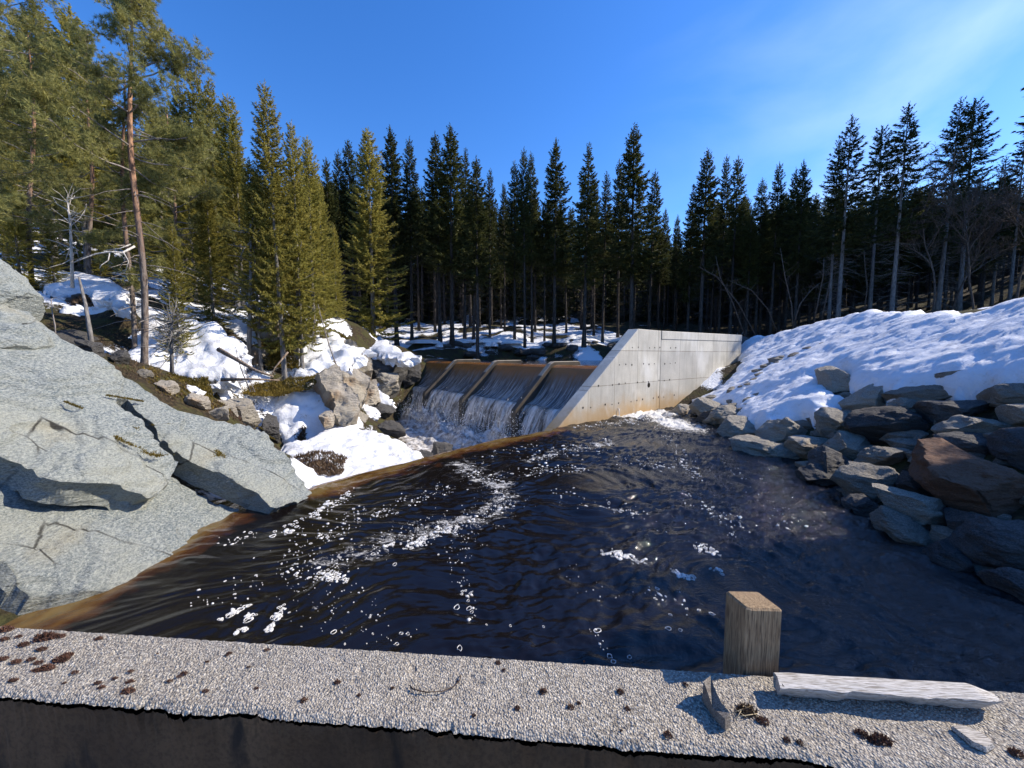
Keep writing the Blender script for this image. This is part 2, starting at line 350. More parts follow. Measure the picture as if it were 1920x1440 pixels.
def march(px):      # where the rays through these picture points meet the ground
    D = np.array([ray(x, y) for x, y in px]); t = np.full(len(D), 3.0); done = np.zeros(len(D), bool)
    for _ in range(170):
        P = D * t[:, None] + [0, 0, CAMZ]; below = P[:, 2] < Hfull(P[:, :2]); done |= below; t = np.where(done, t, t * 1.015)
    P = D * t[:, None] + [0, 0, CAMZ]; P[:, 2] = Hfull(P[:, :2]); return P[done]
Z = Hfull(P2); p3 = np.c_[P2, np.zeros(len(P2))]
# what lies on it: 1 snow, 0 forest floor
sn = fbm(p3 * .55, 5, 21) + .25
sn = np.where((P2[:, 0] < -3) & (P2[:, 1] < 26), sn + np.where(P2[:, 1] < 12, -.6, np.where((P2[:, 0] > -11) & (P2[:, 1] > 13.2), .0, -.2)), sn)
sn = np.where((P2[:, 0] > 9.5) & (P2[:, 1] > 15.5), sn - 1.2, sn)
sn = np.where(P2[:, 1] > 43, sn - (P2[:, 1] - 43) * .12, sn)
sn = np.where((P2[:, 0] > 3) & (P2[:, 1] < 14), -1, sn)
sn = np.where((P2[:, 0] > -6) & (P2[:, 1] > 30) & (P2[:, 0] < 10), sn + .2, sn)
sn = np.where((P2[:, 0] > -9) & (P2[:, 0] < -4) & (P2[:, 1] > 17) & (P2[:, 1] < 26) & (P2[:, 0] > -11.6 + .18 * P2[:, 1]), -1, sn)
sn = np.where((P2[:, 1] > 26.5) & (P2[:, 1] < 30.2) & (P2[:, 0] > -9), sn - .55, sn)
hollow = (P2[:, 0] > -5.6) & (P2[:, 0] < 1) & (P2[:, 1] > 5.5) & (P2[:, 1] < 15) & (Z < -.6)
sn = np.where(hollow, sn + .1, sn)
q = M('forest_floor', .9, .2)
n = q.noise(2.5, 6); n2 = q.noise(14, 6); s_ = q.attr('snow')
dirt = q.ramp(n2, [(.3, (.016, .012, .008)), (.5, (.036, .027, .016)), (.62, (.065, .048, .025)), (.75, (.10, .075, .028))])
dirt = q.mix(q.ramp(n, [(.45, 0.), (.6, .8)]), dirt, (.055, .055, .018))
edge = q.math('ADD', s_, q.math('MULTIPLY', q.math('SUBTRACT', n2, .5), .9))
msk = q.ramp(edge, [(.0, 0.), (.12, 1.)])
q.col(q.mix(msk, dirt, (.80, .82, .86)))
q.bump(msk, .6, .12, q.bump(n2, .7, .12)); m_ground = q.m
ter = obj('ground', mesh(np.c_[P2, Z], grid_f(len(rr), len(th), True), m_ground, True, None, {'snow': sn})); tag(ter, kind='structure')

# ------------------------------------------------------------------ water of the near pool
CREST = np.array([atz(*p, 0)[:2] for p in ((590, 920), (600, 911.7), (676.7, 890), (750, 871.7), (833, 850), (933, 825), (1033, 808))])
TOE = atz(1045, 803, 0); KINK = atz(1236, 768, 0)
wd = (KINK - TOE)[:2]; wlen = np.linalg.norm(wd); wd /= wlen; wn = np.array([-wd[1], wd[0]])     # along the wing wall (upstream) / away from the pool
CY = np.r_[CREST[:, 1], TOE[1], KINK[1], 15]; CX = np.r_[CREST[:, 0], TOE[0], KINK[0] , KINK[0] + 1.5]
def xl(y):
    a = np.interp(y, CY, CX)
    return np.where(y < CREST[0, 1], np.interp(y, [0, 4.9, CREST[0, 1]], [-4.3, -3.9, CREST[0, 0]]), a)
NR, NC = 460, 520
ys = np.geomspace(.93, KINK[1] + .25, NR); us = np.linspace(0, 1, NC)
us = us ** 1.0
A, B = xl(ys), xw(ys) + .8
WX = A[:, None] + (B - A)[:, None] * us[None]; WY = np.repeat(ys[:, None], NC, 1)
def wave(X, Y):
    p = np.stack([X, Y, X * 0], -1).reshape(-1, 3)
    wx = fbm(p * .6, 2, 31) * .5; wy = fbm(p * .6 + 50, 2, 32) * .5
    pw = p + np.c_[wx, wy, wx * 0]
    rg = 1 - np.abs(fbm(pw * [1.5, 2.3, 1], 4, 33, .55))
    h = rg * .028 + fbm(pw * [4.5, 7, 1], 3, 35, .6) * .021
    rip = np.clip((p[:, 0] + 1.2 - .05 * p[:, 1]) / 2.5, .12, 1)
    h = h * (.35 + .65 * rip) + fbm(pw * [11, 15, 1], 3, 36, .6) * .0085 * rip * (1 + .5 * np.clip((p[:, 0] - .8) / 2, 0, 1))
    turb = np.exp(-((p[:, 0] - 4.2) ** 2 / 3 + (p[:, 1] - 12.2) ** 2 / 3))
    h += turb * fbm(p * 4, 3, 37) * .10
    d = np.hypot(p[:, 0] - .95, p[:, 1] - 4.6); h += .03 * np.exp(-(d / .45) ** 2) * np.sin(d * 14)
    return h.reshape(X.shape)
WZ = wave(WX, WY)
# water depth: shallow over the weir crest and over the toe of the slab
cl = np.c_[np.interp(np.linspace(0, 1, 200), np.linspace(0, 1, len(CREST)), CREST[:, 0]), np.interp(np.linspace(0, 1, 200), np.linspace(0, 1, len(CREST)), CREST[:, 1])]
pp = np.stack([WX.ravel(), WY.ravel()], 1)
dcr = np.sqrt(np.concatenate([((pp[i:i + 20000, None] - cl[None]) ** 2).sum(-1).min(1) for i in range(0, len(pp), 20000)]))
dsl = np.where(pp[:, 1] < 5.3, pp[:, 0] + 3.3 + .25 * np.clip(pp[:, 1] - 4.3, 0, 1), 9)
dsl = np.clip(dsl, 0, 9)
dep = np.minimum(dcr / .50, dsl / .36 + .15) + fbm(np.c_[pp * 2.5, pp[:, :1] * 0], 3, 41) * .22 + fbm(np.c_[pp * [11, 7], pp[:, :1] * 0], 4, 43, .65) * .20
wt = np.exp(-(((pp[:, 0] - 3.9) / 2.0) ** 2 + ((pp[:, 1] - 12.3) / 1.5) ** 2))
wt = np.maximum(wt, .85 * np.exp(-(((pp[:, 0] - 4.5) / .9) ** 2 + ((pp[:, 1] - 10.5) / 2.0) ** 2)))
STREAMS = (([(865, 872), (905, 895), (938, 918), (945, 943), (922, 963), (868, 984), (815, 1000), (775, 1022)], 20, 420, .005, .040), ([(865, 872), (905, 895), (938, 918), (945, 943), (922, 963), (868, 984)], 45, 260, .003, .014), ([(655, 925), (625, 945), (600, 962), (560, 985), (520, 1000)], 16, 110, .008, .06), ([(700, 955), (660, 975), (640, 990), (600, 1010)], 30, 110, .006, .03),
          ([(850, 915), (800, 930), (750, 950), (690, 970)], 26, 130, .005, .03), ([(870, 985), (780, 990), (720, 1020), (640, 1050), (600, 1075)], 40, 330, .003, .018), ([(600, 1000), (560, 1040), (540, 1080)], 40, 120, .004, .03), ([(860, 1075), (875, 1110), (890, 1145), (905, 1175)], 14, 60, .004, .022), ([(880, 990), (860, 1030), (870, 1060)], 40, 110, .003, .015),
          ([(560, 1150), (640, 1190), (760, 1195)], 60, 60, .003, .012), ([(530, 1060), (600, 1120), (700, 1150)], 70, 130, .003, .015), ([(1000, 865), (1040, 850), (1080, 842), (1140, 830)], 22, 220, .008, .05), ([(960, 890), (1020, 880), (1090, 878)], 26, 130, .008, .045), ([(1080, 800), (1150, 795), (1230, 785)], 14, 260, .012, .06), ([(1230, 800), (1262, 835), (1275, 865), (1310, 895)], 16, 150, .008, .04),
          ([(1110, 845), (1180, 865), (1260, 880)], 22, 120, .008, .04), ([(1040, 920), (1120, 950), (1190, 965), (1260, 1000)], 26, 110, .005, .03), ([(1130, 1040), (1170, 1047), (1210, 1065)], 9, 110, .005, .03), ([(1262, 1072), (1300, 1090)], 6, 60, .005, .03), ([(1300, 1026), (1350, 1040)], 7, 50, .005, .03), ([(1150, 958), (1190, 966)], 8, 40, .006, .03), ([(1280, 940), (1340, 960), (1400, 1000)], 26, 100, .006, .035),
          ([(1180, 1100), (1240, 1120), (1330, 1150)], 30, 30, .005, .022), ([(1060, 1055), (1090, 1090), (1150, 1130)], 40, 30, .003, .012), ([(1105, 1180), (1140, 1230)], 12, 10, .005, .02), ([(380, 1130), (440, 1110), (500, 1080)], 40, 50, .004, .02), ([(420, 1020), (480, 1000)], 20, 40, .006, .035), ([(900, 860), (960, 845), (1010, 835)], 14, 60, .008, .04), ([(1340, 860), (1420, 920), (1500, 1000)], 30, 60, .006, .03))
stw = np.zeros(len(pp))
for pts, w_, n_s, s0_, s1_ in STREAMS:
    W_ = np.array([atz(x, y, 0)[:2] for x, y in pts])
    for a_, b_ in zip(W_[:-1], W_[1:]):
        e_ = b_ - a_; t_ = np.clip(((pp - a_) @ e_) / (e_ @ e_), 0, 1); d_2 = np.linalg.norm(pp - a_ - t_[:, None] * e_, axis=1)
        stw = np.maximum(stw, np.exp(-(d_2 / (.10 + .0045 * w_ * np.hypot(*a_) * .5)) ** 2) * min(1, n_s / 180))
wt = np.maximum(wt, .55 * stw)
q = M('brown_pool_water', .05, .5); q.b.inputs['IOR'].default_value = 1.45; q.b.inputs['Specular IOR Level'].default_value = .5
d_ = q.attr('depth')
col = q.ramp(d_, [(.0, (.14, .092, .032)), (.30, (.105, .054, .014)), (.62, (.05, .018, .006)), (1., (.006, .0045, .004))])
fz = q.math('ADD', q.math('MULTIPLY', q.noise(3.2, 8, q.co('Object', (1, 1.8, 1)), .68, .9), .6), q.math('MULTIPLY', q.noise(17, 6, q.co('Object', (1, 1.5, 1)), .7, 1.2), .4))
fo = q.ramp(q.math('ADD', q.math('MULTIPLY', q.attr('white'), .62), fz), [(.85, 0.), (.97, 1.)])
q.col(q.mix(q.math('MULTIPLY', fo, .85), col, (.76, .74, .69))); q.rough(q.ramp(fo, [(0., .05), (1., .7)]))
rp = q.math('MULTIPLY', q.attr('rip'), q.math('ADD', q.noise(9, 6, q.co('Object', (1, 1.9, 1), (0, 0, .3)), .62, .9), q.math('MULTIPLY', q.noise(34, 5, q.co('Object', (1, 1.7, 1), (0, 0, .3)), .6, .5), .50)))
b1 = q.bump(rp, .8, .016)
q.bump(fo, .3, .05, b1); m_water = q.m
# the edge rolls over the crest and down the outer face
pool = obj('pool_water', mesh(np.stack([WX, WY, WZ], -1).reshape(-1, 3), grid_f(NR, NC)[:, :].copy(), m_water, True, None, {'depth': np.clip(dep, 0, 1), 'white': wt, 'rip': np.clip((pp[:, 0] + .9 - .12 * pp[:, 1]) / 2.6, .22, 1.7)})); tag(pool, kind='structure')

# ------------------------------------------------------------------ foam lying on the pool (one uncountable mass)
rng = np.random.default_rng(7)
FV, FF, fn = [], [], 0
def foam_ring(x, y, r, fill, asp, ang):
    global fn
    k = 9 if r < .03 else 14
    t = np.arange(k) / k * 2 * np.pi
    w = 1 + .22 * rng.standard_normal(k) * .6
    ex = np.stack([np.cos(t) * r * asp * w, np.sin(t) * r * w], 1)
    c, s = math.cos(ang), math.sin(ang); ex = ex @ np.array([[c, s], [-s, c]])
    rings = [(1, -.003), (.96, .002), (.9, .004), (.80 - .4 * fill, .002), (.76 - .45 * fill, -.003)]
    if fill > .9: rings = [(1, -.003), (.95, .002), (.6, .005), (.08, .006)]
    for q_, z in rings: FV.append(np.c_[x + ex[:, 0] * q_, y + ex[:, 1] * q_, np.full(k, z)])
    FF.append(grid_f(len(rings), k, True) + fn); fn += k * len(rings)
    if fill > .9: pass
def blob(px, py, rx, ry, n, s0, s1, ang=0, fillp=.35):
    a = R(ang)
    for _ in range(n):
        u, v = rng.standard_normal(2) * .55
        x = px + (u * rx * math.cos(a) - v * ry * math.sin(a)); y = py + (u * rx * math.sin(a) + v * ry * math.cos(a))
        if y < 775: continue
        P = atz(x, y, 0)
        if P[1] < 1.05 or P[0] < xl(P[1]) + .02 or P[0] > xw(P[1]) - .05: continue
        sz = .62 * (s0 + (s1 - s0) * rng.random() ** 3.2)
        foam_ring(P[0], P[1], sz, 1. if rng.random() < fillp else rng.random() * .7, 1 + rng.random() * .5, rng.random() * 3)
def patch(px, py, rx, ry, n, ang, s0=.01, s1=.032):   # lacy foam patch: many touching rings inside an ellipse
    a = R(ang)
    for _ in range(n):
        t = rng.random() * 6.28; q_ = rng.random() ** .7 * (1 + .25 * math.sin(3 * t + px))
        u, v = q_ * math.cos(t) * rx, q_ * math.sin(t) * ry
        P = atz(px + u * math.cos(a) - v * math.sin(a), py + u * math.sin(a) + v * math.cos(a), 0)
        foam_ring(P[0], P[1], .62 * (s0 + (s1 - s0) * rng.random() ** 1.6), 1. if rng.random() < .3 else rng.random() * .5, 1 + rng.random() * .6, rng.random() * 3)
def stream(pts, w, n, s0, s1, fillp=.35):
    pts = np.array(pts, float); L = np.r_[0, np.cumsum(np.linalg.norm(np.diff(pts, axis=0), axis=1))]
    for _ in range(n):
        t = rng.random() * L[-1]; c = np.array([np.interp(t, L, pts[:, k]) for k in (0, 1)]); cl_ = .5 + .5 * vn([[t / 22., len(pts), w]], 3)[0]
        if rng.random() > .25 + .9 * cl_: continue
        blob(c[0], c[1], w, w * .45, 1, s0, s1, 0, fillp)
for a in STREAMS:
    stream(*a)
for a in ((617, 1080, 30, 14, 46, 14), (640, 1090, 20, 8, 22, 10), (845, 995, 26, 9, 34, -8), (780, 1018, 30, 7, 30, -25), (520, 1155, 30, 7, 34, -54), (505, 1178, 10, 6, 10, -50), (440, 1150, 34, 5, 24, -22), (450, 1182, 15, 6, 14, -30), (468, 1160, 12, 9, 12, 0), (600, 958, 18, 8, 22, -30), (650, 928, 16, 6, 16, -35), (1085, 880, 16, 6, 16, 0), (1170, 1047, 34, 8, 44, 14), (1285, 1081, 22, 5, 22, 22), (1326, 1032, 22, 6, 22, 14), (1150, 795, 60, 7, 60, -5), (1215, 783, 26, 5, 44, 0), (730, 1024, 14, 5, 12, -25), (540, 1000, 12, 6, 10, 0), (1345, 1075, 16, 4, 10, 20)):
    patch(*a)
for x, y, r_ in ((1120, 1188, .026), (1143, 1232, .018), (1150, 1245, .016), (1180, 1235, .012), (856, 1140, .02), (879, 1142, .018), (862, 1218, .016), (752, 1188, .013), (765, 1190, .012), (743, 1210, .014), (625, 1187, .02),
                 (1253, 1187, .02), (1275, 1190, .014), (1257, 1158, .012), (1232, 1108, .018), (1310, 1145, .014), (1335, 1155, .024), (1228, 1130, .012), (957, 1176, .009), (1019, 1180, .008), (740, 1060, .02), (700, 1040, .02)):
    P = atz(x, y, 0); foam_ring(P[0], P[1], r_, .1, 1.25, rng.random() * 3)
FVa = np.concatenate(FV); FVa[:, 2] += wave(FVa[:, 0][None], FVa[:, 1][None])[0]
q = M('water_foam', .6, .4); q.col(q.mix(q.noise(60, 4), (.58, .56, .52), (.88, .87, .83))); q.bump(q.vor(140), .6, .006); m_foam = q.m
tr = q.t.nodes.new('ShaderNodeBsdfTransparent'); a_ = q.t.nodes.new('ShaderNodeMixShader'); q.L(q.ramp(q.vor(95), [(.18, .25), (.42, 1.)]), a_.inputs[0]); q.L(tr.outputs[0], a_.inputs[1]); q.L(q.b.outputs[0], a_.inputs[2]); q.L(a_.outputs[0], q.t.nodes['Material Output'].inputs[0])
nf = [f for f in FF]
tag(obj('foam', mesh(FVa, np.concatenate(nf), m_foam)), 'white foam bubbles and rings drifting on the dark brown pool', 'foam', kind='stuff')

# ------------------------------------------------------------------ curved overflow weir: concrete arch, water sliding over it
ow = empty('overflow_weir', (CREST[3][0], CREST[3][1], -1.2)); tag(ow, 'low curved concrete overflow weir under amber water, holding the near pool', 'weir')
ow_off = np.array(ow.location)
tg = np.gradient(cl, axis=0); tg /= np.linalg.norm(tg, axis=1)[:, None]; nr_ = np.c_[-tg[:, 1], tg[:, 0]]    # outwards, to the hollow
prof = [(-.5, -.9), (-.45, -.14), (-.1, -.05), (.0, -.05), (.16, -.12), (.2, -.4), (.22, -2.1), (-.5, -2.1)]
V = np.concatenate([np.c_[cl + nr_ * a, np.full(len(cl), z)] for a, z in prof]) - ow_off
obj('concrete_arch', mesh(V, grid_f(len(prof), len(cl)), m_weir), ow)
prof = [(-.03, .012), (.04, .004), (.12, -.02), (.2, -.09), (.27, -.25), (.31, -.5), (.35, -1.0), (.38, -1.6)]
V = np.concatenate([np.c_[cl + nr_ * a, np.full(len(cl), z)] for a, z in prof]); V[:, 2] += fbm(V * [3, 3, 3], 3, 44) * .012
q = M('overflow_sheet', .12, .5)
z = q.sepz(q.geo('Position'))
st = q.noise(9, 5, q.co('Object', (3, 3, .5)), .6)
q.col(q.mix(q.math('MULTIPLY', q.ramp(z, [(0., 1.), (1., 0.)]), q.ramp(st, [(.5, 0.), (.62, .7)])), (.24, .12, .03), (.55, .52, .48))); q.bump(st, .4, .03); m_sheet = q.m
obj('sliding_water', mesh(V - ow_off, grid_f(len(prof), len(cl)), m_sheet), ow)

# ------------------------------------------------------------------ rock and snow builders
def inside(P, poly):
    x, y = P[:, 0], P[:, 1]; c = np.zeros(len(P), bool); n = len(poly); j = n - 1
    for i in range(n):
        xi, yi = poly[i]; xj, yj = poly[j]
        c ^= ((yi > y) != (yj > y)) & (x < (xj - xi) * (y - yi) / (yj - yi + 1e-12) + xi); j = i
    return c
def seglen(poly):
    return np.linalg.norm(np.roll(poly, -1, 0) - poly, axis=1)
def slab(name, px, n, p0, thick, mat, res=.07, amp=.03, bev=.08, jag=.03, step=0., seed=1, flare=.05, parent=None, drape=None):
    n = np.array(n, float); n /= np.linalg.norm(n)
    W3 = np.array([onplane(x, y, n, p0) for x, y in px])
    o = W3.mean(0); u = np.cross([0, 1, .2], n); u /= np.linalg.norm(u); v = np.cross(n, u)
    q = np.c_[(W3 - o) @ u, (W3 - o) @ v]
    pts = []
    for i in range(len(q)):
        a, b = q[i], q[(i + 1) % len(q)]; k = max(1, int(np.linalg.norm(b - a) / (res * .8)))
        for j in range(k): pts.append(a + (b - a) * j / k)
    B = np.array(pts); t = np.roll(B, -1, 0) - np.roll(B, 1, 0); nn = np.c_[t[:, 1], -t[:, 0]] / (np.linalg.norm(t, axis=1)[:, None] + 1e-9)
    B = B + nn * (fbm(np.c_[B * 2.2, B[:, :1] * 0 + seed], 4, seed, .6) * jag)[:, None]
    lo, hi = B.min(0), B.max(0); rg = np.random.default_rng(seed)
    gx, gy = np.meshgrid(np.arange(lo[0], hi[0], res), np.arange(lo[1], hi[1], res)); G = np.stack([gx.ravel(), gy.ravel()], 1)
    G += (rg.random(G.shape) - .5) * res * .5; G = G[inside(G, B)]
    if len(G):
        d = np.concatenate([np.sqrt(((G[i:i + 4000, None] - B[None]) ** 2).sum(-1)).min(1) for i in range(0, len(G), 4000)]); G = G[d > res * .55]; d = d[d > res * .55]
    A = np.r_[B, G]; nb = len(B)
    r = delaunay_2d_cdt([Vector(x) for x in A], [(i, (i + 1) % nb) for i in range(nb)], [], 1, 1e-6)
    P = np.array([[*x] for x in r[0]]); F = [list(f) for f in r[2]]
    idx = -np.ones(nb, int)
    for new, olds in enumerate(r[3]):
        for k in olds:
            if k < nb: idx[k] = new
    bi = [i for i in idx if i >= 0]
    db = np.concatenate([np.sqrt(((P[i:i + 4000, None] - B[None]) ** 2).sum(-1)).min(1) for i in range(0, len(P), 4000)])
    w3 = o + P[:, :1] * u + P[:, 1:] * v; nz3 = w3 * 1.0
    h = amp * fbm(nz3 * 1.3, 5, seed) + amp * .35 * fbm(nz3 * 6, 4, seed + 3)
    if step:
        s_ = fbm(nz3 * [.9, .9, 1.6], 3, seed + 9) * 2.5; fl = np.floor(s_); f_ = s_ - fl
        h += step * (fl + np.clip((f_ - .46) / .08, 0, 1))
    e = np.clip(1 - db / bev, 0, 1); h -= bev * .75 * (1 - np.sqrt(np.clip(1 - e * e, 0, 1)))
    top = w3 + h[:, None] * n
    if drape is not None: top[:, 2] += drape(top)
    nP = len(P); ring0 = top[bi]; out = np.c_[nn] ; V = [top]; Fs = [f for f in F]
    c3 = ring0.mean(0); prev = np.array(bi); off = nP
    for k, (dz, fl_) in enumerate(((.25, .6), (.6, 1.), (1., .3))):
        rp = ring0 - n * thick * dz; dirs = ring0 - c3; dirs -= (dirs @ n)[:, None] * n; dirs /= np.linalg.norm(dirs, axis=1)[:, None] + 1e-9
        rp = rp + dirs * (flare * fl_ + fbm(rp * 3.5, 3, seed + k) * jag * 1.2)[:, None]
        cur = np.arange(off, off + len(bi)); off += len(bi); V.append(rp)
        m_ = len(bi)
        Fs += [[int(prev[(i + 1) % m_]), int(prev[i]), int(cur[i]), int(cur[(i + 1) % m_])] for i in range(m_)]
        prev = cur
    Fs.append([int(i) for i in prev[::-1]])
    V = np.concatenate(V); base = o.copy()
    me = mesh(V - base, Fs, mat, True); me.polygons.foreach_set('use_smooth', np.r_[np.ones(len(F), bool), np.zeros(len(Fs) - len(F), bool)])
    return obj(name, me, parent, base)

def boulder(name, px, mat, Y=None, seed=1, nfac=9, bulge=.55, rough=.05, parent=None, flat=True):
    px = np.array(px, float); c = (px.max(0) + px.min(0)) / 2; r = ray(*c)
    ext = px.max(0) - px.min(0)
    if Y is None:     # lie on the right bank
        lo, hi = .5, 60
        for _ in range(50):
            m = (lo + hi) / 2; P = r * m + [0, 0, CAMZ]
            if P[2] < (P[0] - xw(P[1])) * .56 + .02: hi = m
            else: lo = m
        t0 = lo
    else: t0 = Y / r[1]
    C = r * t0 + [0, 0, CAMZ]; vd = r / np.linalg.norm(r)
    W3 = np.array([onplane(x, y, vd, C) for x, y in px])
    u = np.cross([0, 0, 1], -vd); u /= np.linalg.norm(u); v = np.cross(-vd, u)
    q = np.c_[(W3 - C) @ u, (W3 - C) @ v]; N = 76
    a = np.arange(N) / N * 2 * np.pi; Rr = np.zeros(N)       # polar outline
    for i in range(N):
        d = np.array([math.cos(a[i]), math.sin(a[i])]); best = 0
        for k in range(len(q)):
            p1, p2 = q[k], q[(k + 1) % len(q)]; e = p2 - p1; den = d[0] * e[1] - d[1] * e[0]
            if abs(den) < 1e-9: continue
            t = (p1[0] * e[1] - p1[1] * e[0]) / den; s_ = (p1[0] * d[1] - p1[1] * d[0]) / den
            if t > 0 and -1e-6 <= s_ <= 1 + 1e-6: best = max(best, t)
        Rr[i] = best
    dep = bulge * math.sqrt(np.prod(q.max(0) - q.min(0)))
    la = np.linspace(-np.pi / 2, np.pi / 2, 45)
    sc = np.abs(np.cos(la)) ** .42; dp = np.sign(np.sin(la)) * np.abs(np.sin(la)) ** .9
    V = C + (sc[:, None, None] * (Rr[:, None] * (np.cos(a)[:, None] * u + np.sin(a)[:, None] * v))[None] - (dp * dep)[:, None, None] * vd)
    V = V.reshape(-1, 3); rg = np.random.default_rng(seed); size = math.sqrt(np.prod(q.max(0) - q.min(0)))
    for k in range(nfac):   # split faces: cut flats into the front and top
        nn = rg.standard_normal(3); nn = nn - vd * (.9 + nn @ vd) ; nn /= np.linalg.norm(nn)
        if k < 2 and flat: nn = np.array([.1, -.2, 1.]) + rg.standard_normal(3) * .25; nn /= np.linalg.norm(nn)
        s_ = (V - C) @ nn; lim = s_.max() * rg.uniform(.52, .82); ov = np.clip(s_ - lim, 0, None); V = V - ov[:, None] * nn * .93
    nrm = (V - C) / (np.linalg.norm(V - C, axis=1)[:, None] + 1e-9)
    V = V + nrm * (fbm(V * 2.2 / size + seed, 4, seed) * rough * size * .8 + fbm(V * [4, 4, 13] / max(size, .3), 5, seed + 5, .62) * rough * .42 * size)[:, None]
    me = mesh(V - C, grid_f(45, N, True)[:, ::-1].copy(), mat, True)
    try: me.set_sharp_from_angle(angle=R(18))
    except Exception: pass
    return obj(name, me, parent, C)

# ------------------------------------------------------------------ left bank: bedrock slabs
NB = SLAB_N = np.array([.57, .0, .82]) / np.linalg.norm([.57, 0, .82])
P0 = np.array([-3.28, 4.4, 0.])
tag(slab('bedrock_slab', [(-160, 800), (0, 826), (50, 846), (90, 880), (110, 880), (240, 880), (310, 890), (440, 945), (490, 985), (400, 1060), (300, 1092), (215, 1106), (190, 1112), (60, 1112), (40, 1100), (25, 1075), (0, 1055), (-120, 1040)],
         NB, P0, .30, m_slab, .032, .018, .018, .03, .03, 11), 'wide pale grey bedrock slab that slopes straight down into the amber water', 'rock')
tag(slab('bedrock_slab', [(-160, 1100), (60, 1105), (200, 1105), (300, 1095), (240, 1150), (100, 1190), (-100, 1230)], NB, P0 - NB * .24, .4, m_slab, .06, .03, .05, .03, .02, 12),
    'small wet rock slab at the water right behind the left end of the near wall', 'rock')
tag(slab('bedrock_slab', [(-160, 560), (60, 585), (110, 638), (165, 668), (232, 706), (222, 748), (280, 800), (342, 853), (332, 880), (310, 911), (288, 914), (240, 902), (200, 897), (120, 893), (85, 885), (55, 848), (0, 829), (-160, 800)],
         NB, P0 + NB * .34, .26, m_slab, .032, .02, .018, .03, .035, 13, -.05), 'large grey green bedrock slab overhanging a long dark gap, its top edge meeting the trees', 'rock')
C_ = onplane(592, 925, (0, 0, 1), (0, 0, 0)); NC_ = np.array([.56, -.10, .82])
tag(slab('bedrock_slab', [(232, 706), (300, 745), (400, 778), (430, 790), (460, 795), (500, 830), (545, 872), (592, 925), (575, 938), (510, 961), (498, 950), (480, 930), (440, 908), (400, 885), (342, 856), (290, 800), (255, 765), (242, 748), (222, 746)],
         NC_, C_, .28, m_slab, .030, .02, .018, .035, .04, 14, -.04), 'mossy cracked bedrock slab with a blunt grey nose standing at the end of the weir', 'rock')
tag(boulder('bedrock_boulder', [(-170, 430), (-60, 440), (0, 477), (40, 500), (66, 522), (90, 556), (93, 590), (80, 612), (70, 640), (-20, 640), (-170, 600)], m_slab, 5.4, 21, 6, .45, .05),
    'rounded rock at the upper left edge, top of the grey rock pile under the pines', 'rock')
tag(boulder('bedrock_boulder', [(-170, 560), (-20, 560), (60, 590), (98, 650), (112, 700), (113, 752), (95, 780), (50, 806), (10, 800), (-60, 790), (-170, 790)], m_slab, 4.3, 22, 7, .5, .05),
    'bulging grey boulder with a dark hollow underneath, beneath the upper left rock', 'rock')

# cracks and moss on the slabs: moss tufts grow in the cracks
def tufts(name, lines, n0, size, mat, label, cat, n, p0, lift=.0, w=.03, kind='stuff'):
    rg = np.random.default_rng(len(lines) * 7 + n0); V, F, k = [], [], 0
    for pts in lines:
        wid = w
        if len(pts[0]) == 1: wid = pts[0][0]; pts = pts[1:]
        W3 = np.array([onplane(x, y, n, p0) for x, y in pts])
        L = np.r_[0, np.cumsum(np.linalg.norm(np.diff(W3, axis=0), axis=1))]
        m = int(n0 * max(L[-1], .08))
        t = rg.random(m) * L[-1]; c = np.stack([np.interp(t, L, W3[:, i]) for i in range(3)], 1)
        c += rg.standard_normal((m, 3)) * wid * .7 * (.4 + 1.2 * rg.random((m, 1))) * [1, 1, .0]; keep = vn(c * 9, 5) > -.2; c = c[keep]; m = len(c); c -= ((c - p0) @ n)[:, None] * n
        d = rg.standard_normal((m, 3)) * .75 + n; d /= np.linalg.norm(d, axis=1)[:, None]; s_ = np.cross(d, rg.standard_normal((m, 3))); s_ /= np.linalg.norm(s_, axis=1)[:, None]
        l = size * (.5 + rg.random(m))[:, None]; c = c + n * lift
        V.append(np.stack([c - s_ * l * .35 - n * .01, c + s_ * l * .35 - n * .01, c + d * l], 1).reshape(-1, 3))
    V = np.concatenate(V); F = np.arange(len(V)).reshape(-1, 3)
    return tag(obj(name, mesh(V, F, mat, False)), label, cat, kind=kind)
n_, p_ = NB, P0 + NB * .345
tufts('moss', [[(.02,), (205, 812), (240, 830), (280, 850), (320, 862)], [(.035,), (285, 850), (330, 858)], [(.02,), (240, 800), (262, 805)], [(.012,), (200, 740), (270, 752)], [(.012,), (115, 720), (130, 724)], [(.01,), (120, 752), (155, 765)]],
      1500, .013, m_moss, 'ochre moss in the cracks of the middle slab', 'moss', n_, p_, .0)
tufts('moss', [[(.015,), (285, 797), (330, 797)], [(.012,), (340, 797), (400, 812)], [(.014,), (345, 790), (355, 800)], [(.03,), (405, 845), (420, 858)], [(.03,), (400, 868), (412, 850), (428, 843)], [(.015,), (340, 868), (358, 872)], [(.012,), (480, 800), (490, 804)], [(.012,), (495, 815), (515, 824)], [(.01,), (430, 832), (438, 834)], [(.012,), (455, 815), (470, 820)]],
      1500, .013, m_moss, 'brown and ochre moss tufts on the cracked slab at the weir', 'moss', NC_ / np.linalg.norm(NC_), C_, .01)

def nrm1(n): n = np.array(n, float); return n / np.linalg.norm(n)
